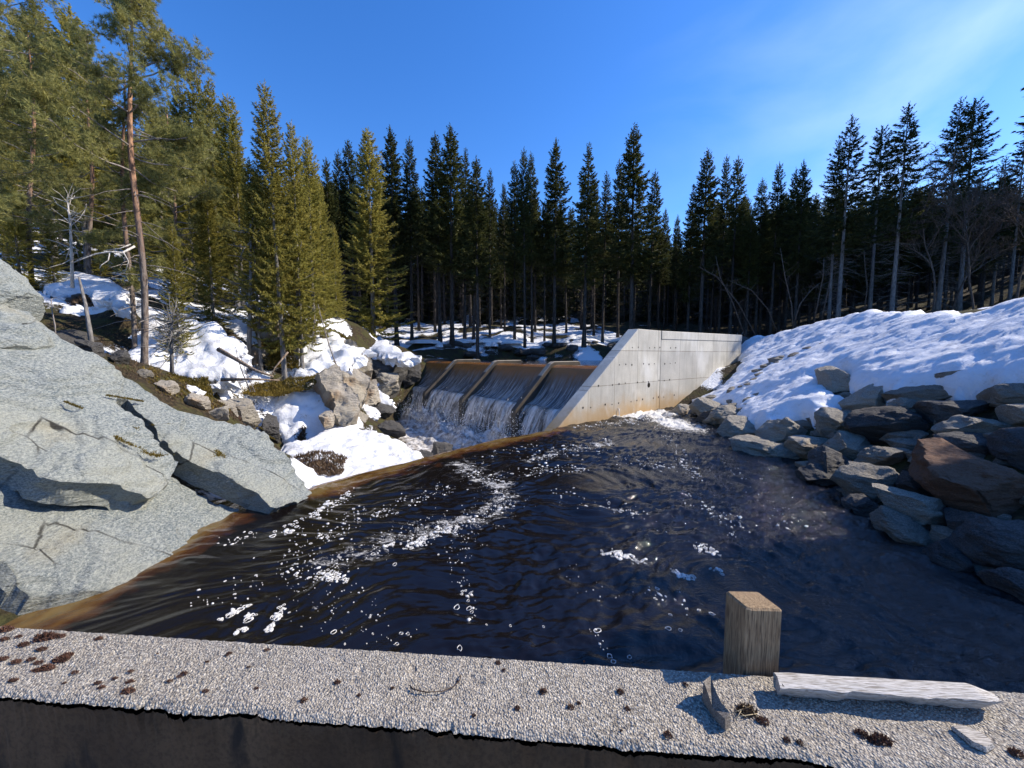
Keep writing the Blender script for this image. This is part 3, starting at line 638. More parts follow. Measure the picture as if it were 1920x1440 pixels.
# ------------------------------------------------------------------ left bank: snow, striated rock, mossy rocks behind the slabs
def snow(px, n, p0, label, th=.3, res=.1, amp=.10, bev=.3, mat=None, seed=1, jag=.12, name='snow'):
    p0 = np.array(p0) + nrm1(n) * (.22 if seed in (33, 34) else .08)
    return tag(slab(name, px, n, p0, th, mat or m_snow, res, amp, bev, jag, 0, seed, .03), label, 'snow', kind='stuff')
snow([(503, 770), (520, 738), (560, 728), (600, 724), (632, 738), (645, 775), (640, 800), (600, 822), (560, 850), (540, 838), (512, 805)], (.25, -.72, .62), aty(570, 790, 13.4), 'steep bright snow face below the mossy edge', .6, .09, .12, .3, m_snowd, 31)
snow([(520, 830), (600, 812), (640, 788), (672, 776), (680, 800), (722, 812), (775, 838), (806, 860), (770, 880), (660, 905), (600, 935), (560, 900), (530, 860)], (.05, -.10, .99), atz(660, 850, -1.02), 'flat snow field in the hollow behind the weir', .35, .08, .08, .25, m_snowd, 32)
snow([(86, 605), (118, 568), (180, 563), (240, 568), (300, 573), (380, 598), (446, 622), (462, 655), (430, 700), (330, 706), (280, 700), (230, 696), (200, 668), (140, 648), (105, 628)], (.22, -.62, .75), aty(270, 635, 12.2), 'snow draped over the rocky bank behind the tall pine', .5, .10, .14, .35, m_snowd, 33, .2)
snow([(66, 522), (110, 509), (200, 517), (245, 545), (235, 564), (150, 540), (90, 546)], (0, -.35, .94), aty(150, 532, 15.2), 'strip of snow under the pines above the boulders', .3, .12, .1, .3, m_snowd, 34)
snow([(530, 690), (535, 640), (560, 615), (600, 606), (640, 632), (690, 645), (668, 668), (620, 692), (575, 700)], (.1, -.45, .9), aty(600, 655, 16.4), 'rounded snow cushions between spruce trunks and striped rock', .4, .12, .2, .4, m_snow, 35, .2)
snow([(640, 645), (660, 632), (695, 627), (730, 640), (752, 654), (790, 660), (760, 668), (725, 664), (700, 660)], (.0, -.4, .92), aty(710, 648, 21), 'snow bank leading to the pond at the spillway', .4, .15, .1, .3, m_snow, 36, .2)
snow([(700, 750), (698, 735), (710, 714), (722, 735), (735, 748), (720, 757)], (.1, -.5, .8), aty(712, 738, 18.5), 'snow cap on a dark stone beside the falls', .3, .1, .1, .2, m_snow, 37)
snow([(666, 790), (668, 760), (690, 752), (704, 764), (697, 782)], (.1, -.5, .8), aty(682, 770, 16.2), 'snow lump on rock at the splash pool', .3, .08, .1, .2, m_snow, 38)
snow([(580, 910), (600, 895), (640, 905), (675, 895), (640, 925), (600, 945)], (.1, -.3, .9), atz(630, 905, -.9), 'melting snow edge hanging behind the weir crest', .3, .06, .08, .15, m_snowd, 39)
for i, (px, Y, lab, mt, nrm) in enumerate((
    ([(598, 700), (612, 688), (632, 680), (646, 713), (676, 757), (668, 784), (645, 800), (628, 775), (618, 735)], 15.0, 'smooth cream coloured rock face beside the steep snow', m_tan, (.5, -.65, .5)),
    ([(627, 676), (654, 681), (676, 692), (700, 702), (692, 722), (678, 760), (640, 722)], 16.8, 'striped grey and white rock face above the splash pool', m_tan, (.45, -.72, .5)),
    ([(622, 660), (640, 628), (658, 632), (690, 664), (700, 690), (668, 704), (640, 680)], 18.2, 'weathered striped ledge topped with orange moss', m_tan, (.4, -.7, .55)))):
    tag(slab('striped_rock', px, nrm, aty(*np.mean(px, 0), Y - 1.3), 1.2, mt, .08, .10, .06, .08, .10, 50 + i), lab, 'rock')
for i, (px, Y, lab, mt) in enumerate((
    ([(690, 684), (712, 655), (758, 656), (774, 683), (752, 722), (746, 755), (720, 740), (698, 712)], 20.8, 'dark grey rock shoulder against the left spillway pier', m_dark),
    ([(598, 782), (606, 768), (622, 770), (630, 785), (624, 800), (610, 804)], 13.0, 'round orange brown stone poking out of snow', m_tan),
    ([(425, 745), (445, 730), (468, 740), (490, 790), (478, 806), (445, 790)], 10.6, 'tilted block of dark grey rock below the planks', m_bould),
    ([(395, 760), (415, 738), (440, 745), (450, 790), (425, 806), (398, 790)], 10.0, 'brown mossy rock in the dark gap behind the slab', m_tan),
    ([(100, 560), (125, 545), (190, 548), (245, 560), (240, 575), (120, 578)], 13.6, 'dark heather covered ledge between two snow strips', m_dark),
    ([(90, 650), (110, 600), (150, 605), (200, 650), (185, 690), (120, 668)], 11.0, 'dark hollow rock with snow on top behind boulders', m_dark),
    ([(455, 660), (475, 640), (500, 655), (505, 690), (470, 700)], 14.6, 'mossy ochre stump of rock between spruce trunks', m_tan),
    ([(480, 620), (500, 590), (530, 585), (555, 620), (540, 680), (490, 670)], 15.8, 'orange mossy crag beneath the bright spruces', m_tan),
    ([(806, 852), (815, 828), (835, 822), (850, 835), (845, 860), (820, 866)], 13.6, 'dark wet stone in the splash below the falls', m_dark),
    ([(772, 858), (790, 842), (812, 850), (815, 868), (790, 872)], 12.6, 'black wet stone at the tip of snow field', m_dark),
    ([(690, 790), (700, 745), (735, 745), (742, 770), (720, 790)], 17.6, 'dark wet boulder under a snow cap beside the falls', m_dark),
    ([(700, 715), (716, 690), (745, 700), (748, 735), (722, 750), (704, 740)], 19.4, 'cracked grey rock step between shoulder rock and the falls', m_bould),
    ([(668, 740), (684, 705), (706, 712), (712, 752), (690, 768)], 17.2, 'light grey rock wedge above the snow lump', m_tan),
    ([(650, 790), (668, 762), (690, 780), (684, 808), (660, 812)], 15.2, 'small grey rock at the upper corner of the snow field', m_bould),
    ([(700, 808), (722, 785), (752, 790), (760, 815), (730, 826)], 15.6, 'low dark wet rock washed by the splash', m_dark),
    ([(745, 690), (762, 672), (790, 684), (786, 712), (760, 730)], 22.2, 'dark rock under the abutment beam', m_dark),
    )):
    tag(boulder('rock', px, mt, Y, 60 + i, 8, .55, .07), lab, 'rock')
for i, (px, Y, lab, mt) in enumerate((
    ([(285, 722), (300, 708), (330, 712), (340, 735), (318, 745), (292, 740)], 9.6, 'mossy stone right at the foot of the tall pine', m_tan),
    ([(345, 752), (360, 735), (392, 742), (398, 768), (370, 775)], 8.8, 'brownish rock in the heath behind the slabs', m_tan),
    ([(388, 775), (402, 758), (428, 764), (432, 792), (405, 796)], 8.6, 'broken rock at the upper edge of the cracked slab', m_bould),
    ([(490, 800), (500, 770), (520, 780), (526, 830), (505, 835)], 10.6, 'dark split rock in the gap before the steep snow', m_dark),
    ([(250, 705), (262, 690), (285, 694), (290, 712), (265, 716)], 9.2, 'flat grey stone between the slab edge and pine trunk', m_bould),
    ([(140, 640), (160, 625), (190, 640), (200, 668), (170, 676), (148, 660)], 9.4, 'dark stone behind the slab at the leaning dead stem', m_dark),
    ([(205, 668), (222, 652), (245, 664), (246, 688), (222, 692)], 9.4, 'dark mossy stone left of the pine foot', m_dark))):
    tag(boulder('rock', px, mt, march([(np.mean(px, 0)[0], np.max(px, 0)[1] - 6)])[0][1] + .02, 160 + i, 11, .6, .07), lab, 'rock')
for i, (px, Y, lab) in enumerate((([(395, 735), (412, 715), (432, 722), (428, 750), (408, 755)], 9.6, 'small snow remnant in front of the planks'), ([(485, 845), (500, 838), (515, 850), (520, 872), (500, 868)], 9.6, 'snow remnant in the gap behind the cracked slab'), ([(330, 720), (345, 712), (372, 718), (368, 732), (340, 732)], 10, 'thin snow remnant in the heath'))):
    tag(slab('snow', px, (.15, -.45, .85), march([np.mean(px, 0)])[0] + [0, 0, .10], .2, m_snowd, .05, .04, .15, .06, 0, 170 + i, .02), lab, 'snow', kind='stuff')
def patch_tufts(name, px, n, p0, m, size, mat, label, cat, seed, elong=1.):
    n = np.array(n, float); n /= np.linalg.norm(n); rg = np.random.default_rng(seed)
    px = np.array(px, float); lo, hi = px.min(0), px.max(0); P = lo + rg.random((m * 3, 2)) * (hi - lo); P = P[inside(P, px)][:m]
    c = np.array([onplane(x, y, n, p0) for x, y in P]); m = len(c); c += n * (fbm(c * 2.5, 3, seed) * .10)[:, None]
    d = rg.standard_normal((m, 3)) * .8 + n * elong; d /= np.linalg.norm(d, axis=1)[:, None]; s_ = np.cross(d, rg.standard_normal((m, 3))); s_ /= np.linalg.norm(s_, axis=1)[:, None]
    l = size * (.5 + rg.random(m))[:, None]
    V = np.stack([c - s_ * l * .22 - n * .03, c + s_ * l * .22 - n * .03, c + d * l], 1).reshape(-1, 3)
    return tag(obj(name, mesh(V, np.arange(len(V)).reshape(-1, 3), mat, False)), label, cat, kind='stuff')
patch_tufts('heath', [(268, 735), (290, 705), (390, 705), (400, 745), (380, 770), (330, 752)], (.2, -.4, .85), aty(330, 730, 9.2), 9000, .05, m_moss, 'yellow green moss and heath at the foot of the tall pine', 'moss', 3)
patch_tufts('heath', [(310, 760), (350, 740), (400, 755), (405, 790), (380, 800)], (.3, -.5, .8), aty(360, 770, 9.0), 3500, .08, m_heath, 'brown leaf litter bank behind the slab', 'heath', 4)
patch_tufts('heath', [(505, 905), (520, 880), (560, 850), (620, 848), (650, 860), (640, 885), (580, 893), (575, 930), (545, 925)], (.0, -.15, .98), atz(590, 870, -.93), 7000, .06, m_heath, 'red brown heath showing through the snow field', 'heath', 5)
patch_tufts('heath', [(645, 823), (680, 820), (680, 830), (650, 830)], (.0, -.15, .98), atz(660, 826, -.98), 500, .08, m_heath, 'small brown heath spot in the snow field', 'heath', 6)
patch_tufts('heath', [(545, 800), (560, 780), (575, 800), (572, 830), (552, 828)], (.25, -.72, .62), aty(560, 805, 13.2), 900, .09, m_heath, 'brown heath streak on the steep snow', 'heath', 7)
patch_tufts('heath', [(420, 735), (440, 715), (530, 715), (600, 700), (610, 715), (560, 735), (500, 745)], (.1, -.4, .85), aty(510, 722, 13.6), 9000, .06, m_moss, 'ochre moss along the edge above the snow face', 'moss', 8)
patch_tufts('heath', [(470, 600), (520, 580), (560, 600), (560, 690), (500, 690)], (.2, -.7, .7), aty(515, 640, 15.4), 4500, .13, m_moss, 'orange moss on the crag under the spruces', 'moss', 9)
patch_tufts('heath', [(100, 545), (150, 545), (245, 555), (245, 572), (120, 572)], (0, -.5, .85), aty(170, 560, 13.2), 3000, .12, m_heath, 'dark heather on the ledge above the boulders', 'heath', 10)
patch_tufts('heath', [(620, 660), (640, 628), (660, 636), (650, 660), (640, 690), (625, 690)], (.3, -.6, .7), aty(640, 655, 17.6), 1500, .12, m_moss, 'orange moss on the striped ledge', 'moss', 11)

def ground_tufts(px, m, size, mat, label, cat, seed):
    rg = np.random.default_rng(seed); px = np.array(px, float); lo, hi = px.min(0), px.max(0); P = lo + rg.random((m * 3, 2)) * (hi - lo); P = P[inside(P, px)][:m]
    P = P[fbm(np.c_[P / 28, P[:, 0] * 0], 3, seed) > -.25]
    c = march(P); m = len(c); d = rg.standard_normal((m, 3)) * .8 + [0, -.2, .9]; d /= np.linalg.norm(d, axis=1)[:, None]; s_ = np.cross(d, rg.standard_normal((m, 3))); s_ /= np.linalg.norm(s_, axis=1)[:, None]
    l = size * (.5 + rg.random(m))[:, None]
    V = np.stack([c - s_ * l * .22 - [0, 0, .03], c + s_ * l * .22 - [0, 0, .03], c + d * l], 1).reshape(-1, 3)
    return tag(obj('heath', mesh(V, np.arange(len(V)).reshape(-1, 3), mat, False)), label, cat, kind='stuff')
ground_tufts([(90, 590), (230, 640), (290, 690), (430, 730), (470, 800), (300, 750), (160, 670)], 8000, .045, m_heath, 'brown heath and litter right behind the upper edge of the slabs', 'heath', 21)
ground_tufts([(250, 690), (430, 700), (480, 760), (420, 780), (300, 740)], 9000, .045, m_moss, 'mossy slope between the slabs and the snow', 'moss', 22)
ground_tufts([(300, 735), (500, 770), (560, 860), (520, 850), (440, 790)], 1500, .06, m_mossred, 'dark litter along the back edge of the cracked slab', 'heath', 23)
# ------------------------------------------------------------------ right bank: snow sheet and boulders
def bank_n():
    a = np.array([5.1, 8.2, 0.]); b = np.array([4.0, 3.6, 0.]); c = np.array([10., 9, 2.75])
    n = np.cross(b - a, c - a); n /= np.linalg.norm(n); return n if n[2] > 0 else -n, a
BN, BA = bank_n()
def bank_drape(T):
    return .05 * fbm(T * [.8, .8, .8], 3, 71) + .020 * fbm(T * 4.1, 4, 72, .6) + .016 * fbm(T * 11, 3, 73, .6) - .025 * np.abs(fbm(T * [1.6, 2.6, 1], 3, 74))
snow_px = [(1386, 634), (1440, 622), (1500, 607), (1560, 592), (1620, 578), (1690, 572), (1760, 572), (1830, 565), (1920, 549), (2080, 520), (2080, 690), (1990, 690), (1920, 688), (1850, 700), (1770, 712), (1700, 708), (1665, 728),
           (1600, 712), (1560, 695), (1535, 690), (1548, 715), (1556, 745), (1550, 772), (1520, 778), (1480, 770), (1440, 786), (1410, 785), (1385, 790), (1372, 768), (1350, 755), (1325, 762), (1305, 772), (1280, 760), (1286, 738), (1318, 735), (1346, 720), (1372, 700), (1382, 680)]
tag(slab('snow', snow_px, BN, BA + BN * .28, .42, m_snow, .075, .03, .5, .16, 0, 75, .02, None, bank_drape), 'thick snow sheet covering the right bank down to the boulders', 'snow', kind='stuff')
rocks = [
 ([(1698, 848), (1718, 820), (1750, 811), (1771, 820), (1806, 848), (1930, 895), (2010, 925), (2010, 1020), (1930, 998), (1842, 968), (1771, 940), (1746, 915), (1700, 887)], m_rust, 'huge rust brown boulder with a rounded left end, largest on the right bank'),
 ([(1605, 775), (1640, 762), (1700, 770), (1730, 800), (1727, 832), (1690, 844), (1620, 820), (1602, 800)], m_dark, 'big dark boulder directly above the left end of rust brown boulder'),
 ([(1585, 755), (1610, 738), (1650, 722), (1682, 733), (1675, 760), (1640, 777), (1600, 782)], m_bould, 'grey wedge boulder below the snow topped shelf stone'),
 ([(1530, 690), (1560, 692), (1600, 708), (1636, 718), (1622, 740), (1590, 757), (1562, 752), (1545, 728)], m_bould, 'brownish shelf stone with snow on top at the snow edge'),
 ([(1535, 775), (1555, 770), (1587, 774), (1604, 796), (1594, 817), (1555, 824), (1538, 802)], m_bould, 'pale boulder with a flat light top left of the dark one'),
 ([(1545, 842), (1578, 810), (1627, 824), (1632, 846), (1602, 875), (1568, 870)], m_bould, 'grey split boulder beneath the pale flat topped one'),
 ([(1600, 874), (1625, 843), (1682, 836), (1693, 850), (1672, 872), (1610, 880)], m_bould, 'flat light grey slab stone tucked left of the rust boulder'),
 ([(1426, 817), (1438, 788), (1500, 793), (1528, 815), (1517, 832), (1460, 837)], m_bould, 'light grey boulder with a thin snow line under the snow edge'),
 ([(1468, 842), (1493, 813), (1552, 823), (1555, 847), (1510, 860), (1478, 852)], m_tan, 'tan boulder above the long waterline slab'),
 ([(1380, 826), (1410, 820), (1472, 838), (1512, 858), (1504, 878), (1450, 872), (1393, 848)], m_bould, 'long flat slab lying at the waterline'),
 ([(1353, 807), (1373, 783), (1410, 786), (1430, 805), (1422, 824), (1375, 826)], m_bould, 'rough grey boulder at the waterline left of the long slab'),
 ([(1322, 792), (1348, 768), (1374, 763), (1378, 787), (1350, 804)], m_bould, 'brownish pointed stone below the melting snow tongue'),
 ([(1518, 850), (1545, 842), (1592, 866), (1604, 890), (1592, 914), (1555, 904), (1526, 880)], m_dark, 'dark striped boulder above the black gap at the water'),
 ([(1578, 902), (1603, 876), (1662, 886), (1684, 905), (1694, 930), (1672, 958), (1640, 954), (1598, 922)], m_bould, 'grey pitted boulder half way between water and rust boulder'),
 ([(1660, 920), (1690, 910), (1742, 928), (1778, 960), (1790, 992), (1772, 1020), (1720, 990), (1678, 957)], m_bould, 'greenish grey slanting boulder just under the rust boulder'),
 ([(1642, 970), (1665, 961), (1722, 985), (1754, 1010), (1754, 1032), (1690, 1024), (1652, 997)], m_bould, 'flat grey stone right at the water below the slanting boulder'),
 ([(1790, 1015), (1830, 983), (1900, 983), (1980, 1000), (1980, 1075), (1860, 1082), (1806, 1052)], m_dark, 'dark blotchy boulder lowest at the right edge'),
 ([(1690, 716), (1760, 706), (1840, 695), (1920, 688), (2010, 695), (2010, 722), (1850, 725), (1740, 730)], m_bould, 'long thin ledge stone just under the upper snow at the right edge'),
 ([(1670, 742), (1720, 723), (1790, 716), (1850, 722), (1850, 748), (1780, 760), (1720, 764)], m_bould, 'pale flat topped slab below the long thin ledge'),
 ([(1835, 742), (1880, 726), (2010, 722), (2010, 765), (1920, 762), (1850, 758)], m_bould, 'pale slab at the right edge below the long thin ledge'),
 ([(1722, 765), (1760, 745), (1850, 752), (1870, 775), (1800, 795), (1735, 790)], m_dark, 'dark blocky boulder under the pale flat topped slab'),
 ([(1855, 770), (1900, 758), (2010, 762), (2010, 800), (1890, 800)], m_bould, 'grey boulder at right edge above two dark blocks'),
 ([(1760, 800), (1800, 782), (1900, 790), (1905, 815), (1850, 825), (1775, 822)], m_bould, 'bluish flat stone above the middle of the rust boulder'),
 ([(1765, 820), (1830, 812), (1862, 824), (1872, 850), (1840, 856), (1795, 842)], m_dark, 'black stone resting right on the rust boulder'),
 ([(1850, 818), (1920, 806), (2010, 815), (2010, 885), (1915, 872), (1868, 848)], m_dark, 'dark block at the right edge above rust boulder'),
 ([(1668, 757), (1690, 750), (1726, 758), (1728, 772), (1700, 782), (1678, 772)], m_bould, 'small light stone wedged between bigger boulders'),
 ([(1748, 665), (1770, 657), (1787, 663), (1777, 673), (1755, 675)], m_dark, 'small dark stone peeking from the upper snow'),
 ([(1297, 764), (1318, 748), (1347, 753), (1352, 777), (1322, 786)], m_bould, 'grey stone under the snow tongue close to the wing wall'),
 ([(1290, 724), (1313, 710), (1347, 716), (1334, 737), (1302, 737)], m_bould, 'grey brown stone leaning at the lower edge of the wing wall'),
 ([(1355, 682), (1366, 668), (1390, 670), (1394, 692), (1375, 700)], m_rust, 'small reddish stone by the far end of wing wall'),
 ([(1318, 714), (1342, 700), (1362, 708), (1352, 724), (1330, 726)], m_bould, 'stone between the reddish one and the wing wall foot'),
 ([(1260, 772), (1280, 758), (1300, 770), (1296, 786), (1270, 786)], m_tan, 'brown stone where the pool meets the wing wall'),
 ([(1308, 786), (1326, 770), (1344, 778), (1330, 796), (1314, 796)], m_dark, 'little dark stone at the water under the pointed one'),
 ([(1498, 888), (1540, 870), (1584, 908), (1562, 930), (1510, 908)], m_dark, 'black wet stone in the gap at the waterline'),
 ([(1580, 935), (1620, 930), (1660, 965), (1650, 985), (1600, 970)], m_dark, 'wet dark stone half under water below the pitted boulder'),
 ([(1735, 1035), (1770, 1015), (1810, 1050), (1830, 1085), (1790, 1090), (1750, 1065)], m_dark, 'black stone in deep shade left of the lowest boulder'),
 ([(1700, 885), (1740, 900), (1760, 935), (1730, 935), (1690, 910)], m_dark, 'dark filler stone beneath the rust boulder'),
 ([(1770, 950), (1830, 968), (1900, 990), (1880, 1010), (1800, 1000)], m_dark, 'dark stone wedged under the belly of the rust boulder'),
 ([(1382, 640), (1400, 630), (1420, 636), (1416, 652), (1390, 655)], m_dark, 'dark flat stone at the top corner of wing wall'),
 ([(1850, 1080), (1900, 1075), (1990, 1085), (1990, 1140), (1900, 1130)], m_dark, 'black stone at the right edge standing in the water'),
]
for i, (px, mt, lab) in enumerate(rocks):
    px = np.array(px, float); px = px.mean(0) + (px - px.mean(0)) * (1.28 if i > 0 else 1.06)
    tag(boulder('boulder', px, mt, None, 100 + i, 13, .66, .06), lab, 'boulder', 'boulders of the right bank')
# rubble between the boulders
rg = np.random.default_rng(5); V, F, k = [], [], 0
for _ in range(420):
    y = rg.uniform(2.2, 12.6); dx = rg.uniform(-.3, 4.2); s_ = rg.uniform(.06, .24); c = np.array([xw(y) + dx, y, dx * .56 - .12])
    t = np.arange(8) / 8 * 6.283; r_ = s_ * (.7 + .6 * rg.random((4, 8))) * np.array([.3, 1, .95, .3])[:, None]
    zz = np.array([-.6, -.25, .3, .55])[:, None] * s_ + np.zeros((4, 8))
    V.append((c + np.stack([r_ * np.cos(t), r_ * np.sin(t), zz], -1)).reshape(-1, 3))
    F += (grid_f(4, 8, True) + k).tolist() + [[k + 24 + i for i in range(8)]]; k += 32
tag(obj('rubble', mesh(np.concatenate(V), F, m_bould, False)), 'small rubble filling the gaps between boulders', 'rubble', kind='stuff')

# ------------------------------------------------------------------ spillway: piers, chutes, falls
UP = np.array([wd[0], wd[1]]); NN = np.array([-wd[1], wd[0]])
B0 = np.array([3.89, 12.10]); STEP = np.array([-2.35, 3.14]) * 1.0
def sp(k, a, z): p = B0 + STEP * k - UP * a; return np.array([p[0], p[1], z])
def prism(poly, k, th, taper=.0):
    nrm = np.array([NN[0], NN[1], 0]) * th / 2; n = len(poly); V = []
    for s_ in (-1, 1): V += [sp(k, a, z) + s_ * nrm for a, z in poly]
    return V, [list(range(n))[::-1], list(range(n, 2 * n))] + [[i, (i + 1) % n, n + (i + 1) % n, n + i] for i in range(n)]
org = np.array([*B0, -1.9])
spw = empty('spillway', org); tag(spw, 'concrete spillway with four sloping bays between dark sloped piers below the pond', 'spillway')
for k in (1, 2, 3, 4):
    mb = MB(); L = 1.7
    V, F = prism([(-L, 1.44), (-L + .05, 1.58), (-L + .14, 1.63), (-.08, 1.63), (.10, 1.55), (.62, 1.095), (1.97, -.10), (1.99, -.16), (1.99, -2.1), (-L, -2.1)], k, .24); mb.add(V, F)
    me = mb.mesh([m_pier, m_piershade], False); o = obj('pier', me, spw)
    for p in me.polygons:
        if abs(p.normal.z) < .3 or p.center.z < .62: p.material_index = 1  # sides and lower slopes take the painted shade tone
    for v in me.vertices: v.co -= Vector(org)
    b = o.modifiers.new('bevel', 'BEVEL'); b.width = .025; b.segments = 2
# abutment beam on the left
mb = MB(); pts = [sp(4, -.55, 1.63), sp(4, .0, 1.63), sp(4.62, .0, 1.63), sp(4.62, -.55, 1.63)]
mb.add([*[p for p in pts], *[p - [0, 0, .3] for p in pts]], [[0, 1, 2, 3], [7, 6, 5, 4], [0, 4, 5, 1], [1, 5, 6, 2], [2, 6, 7, 3], [3, 7, 4, 0]])
o = obj('abutment_beam', mb.mesh(m_pier, False), spw)
for v in o.data.vertices: v.co -= Vector(org)
prof = [(-.7, -2), (-.6, 1.30), (-.2, 1.36), (.02, 1.28), (.25, .96), (.5, .60), (.8, .28), (1.1, .04), (1.38, -.08), (1.40, -.2), (1.40, -2.2)]
V = []
for a, z in prof: V += [sp(.06, a, z), sp(4.3, a, z)]
obj('chute_body', mesh(np.array(V) - org, grid_f(len(prof), 2), m_weir, False), spw)

q = M('chute_water', .12, .5); uv = q.tc.outputs['UV']
mp_ = q.t.nodes.new('ShaderNodeMapping'); q.L(uv, mp_.inputs[0]); mp_.inputs['Scale'].default_value = (1, .10, 1)
st = q.noise(16, 6, mp_.outputs[0], .68, .3); st2 = q.noise(42, 5, mp_.outputs[0], .7)
vv_ = q.sepz(uv, 1)
base = q.ramp(q.math('ADD', vv_, q.math('MULTIPLY', q.math('SUBTRACT', st, .5), .25)), [(.0, (.05, .025, .010)), (.08, (.22, .09, .02)), (.26, (.30, .13, .035)), (.44, (.13, .075, .036)), (.6, (.05, .045, .045)), (1., (.08, .075, .07))])
fo = q.math('MULTIPLY', q.ramp(vv_, [(.30, 0.), (.56, .75), (.95, 1.)]), q.ramp(q.math('ADD', q.math('MULTIPLY', st, .55), q.math('MULTIPLY', st2, .45)), [(.44, 0.), (.62, 1.)]))
q.col(q.mix(fo, base, (.50, .48, .45))); q.rough(q.ramp(fo, [(0., .1), (1., .6)])); q.bump(q.math('ADD', st, st2), .5, .05); m_chute = q.m
q = M('falling_water', .35, .5); uv = q.tc.outputs['UV']
mp_ = q.t.nodes.new('ShaderNodeMapping'); q.L(uv, mp_.inputs[0]); mp_.inputs['Scale'].default_value = (1, .16, 1)
st = q.noise(5, 6, mp_.outputs[0], .7, .5); st2 = q.noise(30, 6, mp_.outputs[0], .75, .5)
mixed = q.math('ADD', q.math('MULTIPLY', st, .55), q.math('MULTIPLY', st2, .45)); vv_ = q.sepz(uv, 1)
q.col(q.ramp(mixed, [(.36, (.13, .10, .075)), (.47, (.40, .35, .30)), (.58, (.80, .76, .70))])); q.bump(mixed, .8, .06)
tr = q.t.nodes.new('ShaderNodeBsdfTransparent'); a_ = q.t.nodes.new('ShaderNodeMixShader')
al = q.ramp(q.math('ADD', mixed, q.math('MULTIPLY', vv_, -.11)), [(.35, 0.), (.46, 1.)])
thin = q.attr('thin'); al = q.math('SUBTRACT', al, q.math('MULTIPLY', thin, q.ramp(st, [(.45, 1.), (.62, .1)])))
al.node.use_clamp = True
q.L(al, a_.inputs[0]); q.L(tr.outputs[0], a_.inputs[1]); q.L(q.b.outputs[0], a_.inputs[2]); q.L(a_.outputs[0], q.t.nodes['Material Output'].inputs[0]); m_fall = q.m
NAMES = ['thin waterfall bay between the wing wall and the first pier, dark gaps in its curtain', 'broad brown and grey waterfall bay between the first and second pier from the wing wall',
         'waterfall bay between the second and third pier from the wing wall', 'farthest waterfall bay, beside the left abutment and the dark rock']
for k in range(4):
    wf = empty('waterfall', sp(k + .5, 1.9, -1.6)); wo = np.array(wf.location); tag(wf, NAMES[k], 'waterfall', 'waterfall bays of the spillway')
    k0, k1 = k + (.145 if k == 0 else .03), k + .97; nu = 90
    pr = np.array([(-1.6, 1.50), (-.9, 1.50), (-.35, 1.50), (-.1, 1.475), (.06, 1.39), (.16, 1.25), (.3, 1.05), (.45, .85), (.6, .67), (.75, .50), (.9, .36), (1.05, .24), (1.2, .14), (1.32, .09), (1.42, .06)])
    t = np.linspace(0, 1, 60); ti = np.linspace(0, 1, len(pr)); pa = np.interp(t, ti, pr[:, 0]); pz = np.interp(t, ti, pr[:, 1])
    u = np.linspace(0, 1, nu); kk = k0 + (k1 - k0) * u
    G = np.stack([np.stack([sp(c, a, z) for c in kk]) for a, z in zip(pa, pz)])
    w = np.clip((pa + .2) / 1.6, 0, 1)[:, None]
    G[..., 2] += w * (fbm(np.stack([np.broadcast_to(kk * 14, G.shape[:2]), np.broadcast_to(pa[:, None] * 1.1, G.shape[:2]), np.full(G.shape[:2], k)], -1).reshape(-1, 3), 4, 81).reshape(G.shape[:2])) * .035
    UVs = np.stack(np.broadcast_arrays(kk[None] * 2.0, np.clip((pa[:, None] + .35) / 1.77, 0, 1)), -1).reshape(-1, 2)
    obj('chute_flow', mesh(G.reshape(-1, 3) - wo, grid_f(60, nu), m_chute, True, UVs), wf)
    t = np.linspace(0, 1, 40); fa = 1.40 + .80 * t; fz = .065 - .10 * t - 1.75 * t ** 1.9
    for lay in range(2):
        G = np.stack([np.stack([sp(c, a - lay * .10, z - lay * .01) for c in kk]) for a, z in zip(fa, fz)])
        nn_ = fbm(np.stack([np.broadcast_to(kk * (17 + lay * 5), G.shape[:2]), np.broadcast_to(t[:, None] * .8, G.shape[:2]), np.full(G.shape[:2], k + lay * 9.)], -1).reshape(-1, 3), 4, 83).reshape(G.shape[:2])
        G[..., :2] -= (UP * .16)[None, None] * (nn_ * (.25 + t[:, None]))[..., None]
        UVs = np.stack(np.broadcast_arrays(kk[None] * 2.0 + lay * 3.7, t[:, None] * 1.0), -1).reshape(-1, 2)
        tn = np.full(len(UVs), (.55 if k == 0 else (.28 if k == 1 else .0)))
        obj('falling_curtain', mesh(G.reshape(-1, 3) - wo, grid_f(40, nu), m_fall, True, UVs, {'thin': tn}), wf)
# still pond upstream of the spillway
pv = [sp(-.6, -.2, 1.49), sp(4.3, -.2, 1.49), sp(4.9, -1.5, 1.49)]
px_ = np.array([[14, 18], [20, 24], [18, 30], [8, 31.5], [0, 31], [-6, 30], [-9, 27.5]])
pv = [np.array([5.0, 13.5, 1.5]), sp(0.05, -.9, 1.5), sp(1.1, -.9, 1.5), sp(2.1, -.9, 1.5), sp(3.1, -.9, 1.5), sp(4.35, -.9, 1.5), np.array([-8, 28, 1.5]), np.array([-6, 33, 1.5]), np.array([2, 35, 1.5]), np.array([10, 35, 1.5]), np.array([20, 33, 1.5]), np.array([22, 24, 1.5]), np.array([13, 19.5, 1.5]), np.array([10.05, 17.35, 1.5])]
q = M('dark_pond_water', .06, .5); q.b.inputs['IOR'].default_value = 1.33; q.col((.010, .007, .005)); q.bump(q.noise(6, 5, q.co('Object', (1, 1.6, 1)), .6, .5), .25, .06)
tag(obj('pond_water', mesh(np.array(pv), [list(range(len(pv)))], q.m)), kind='structure')
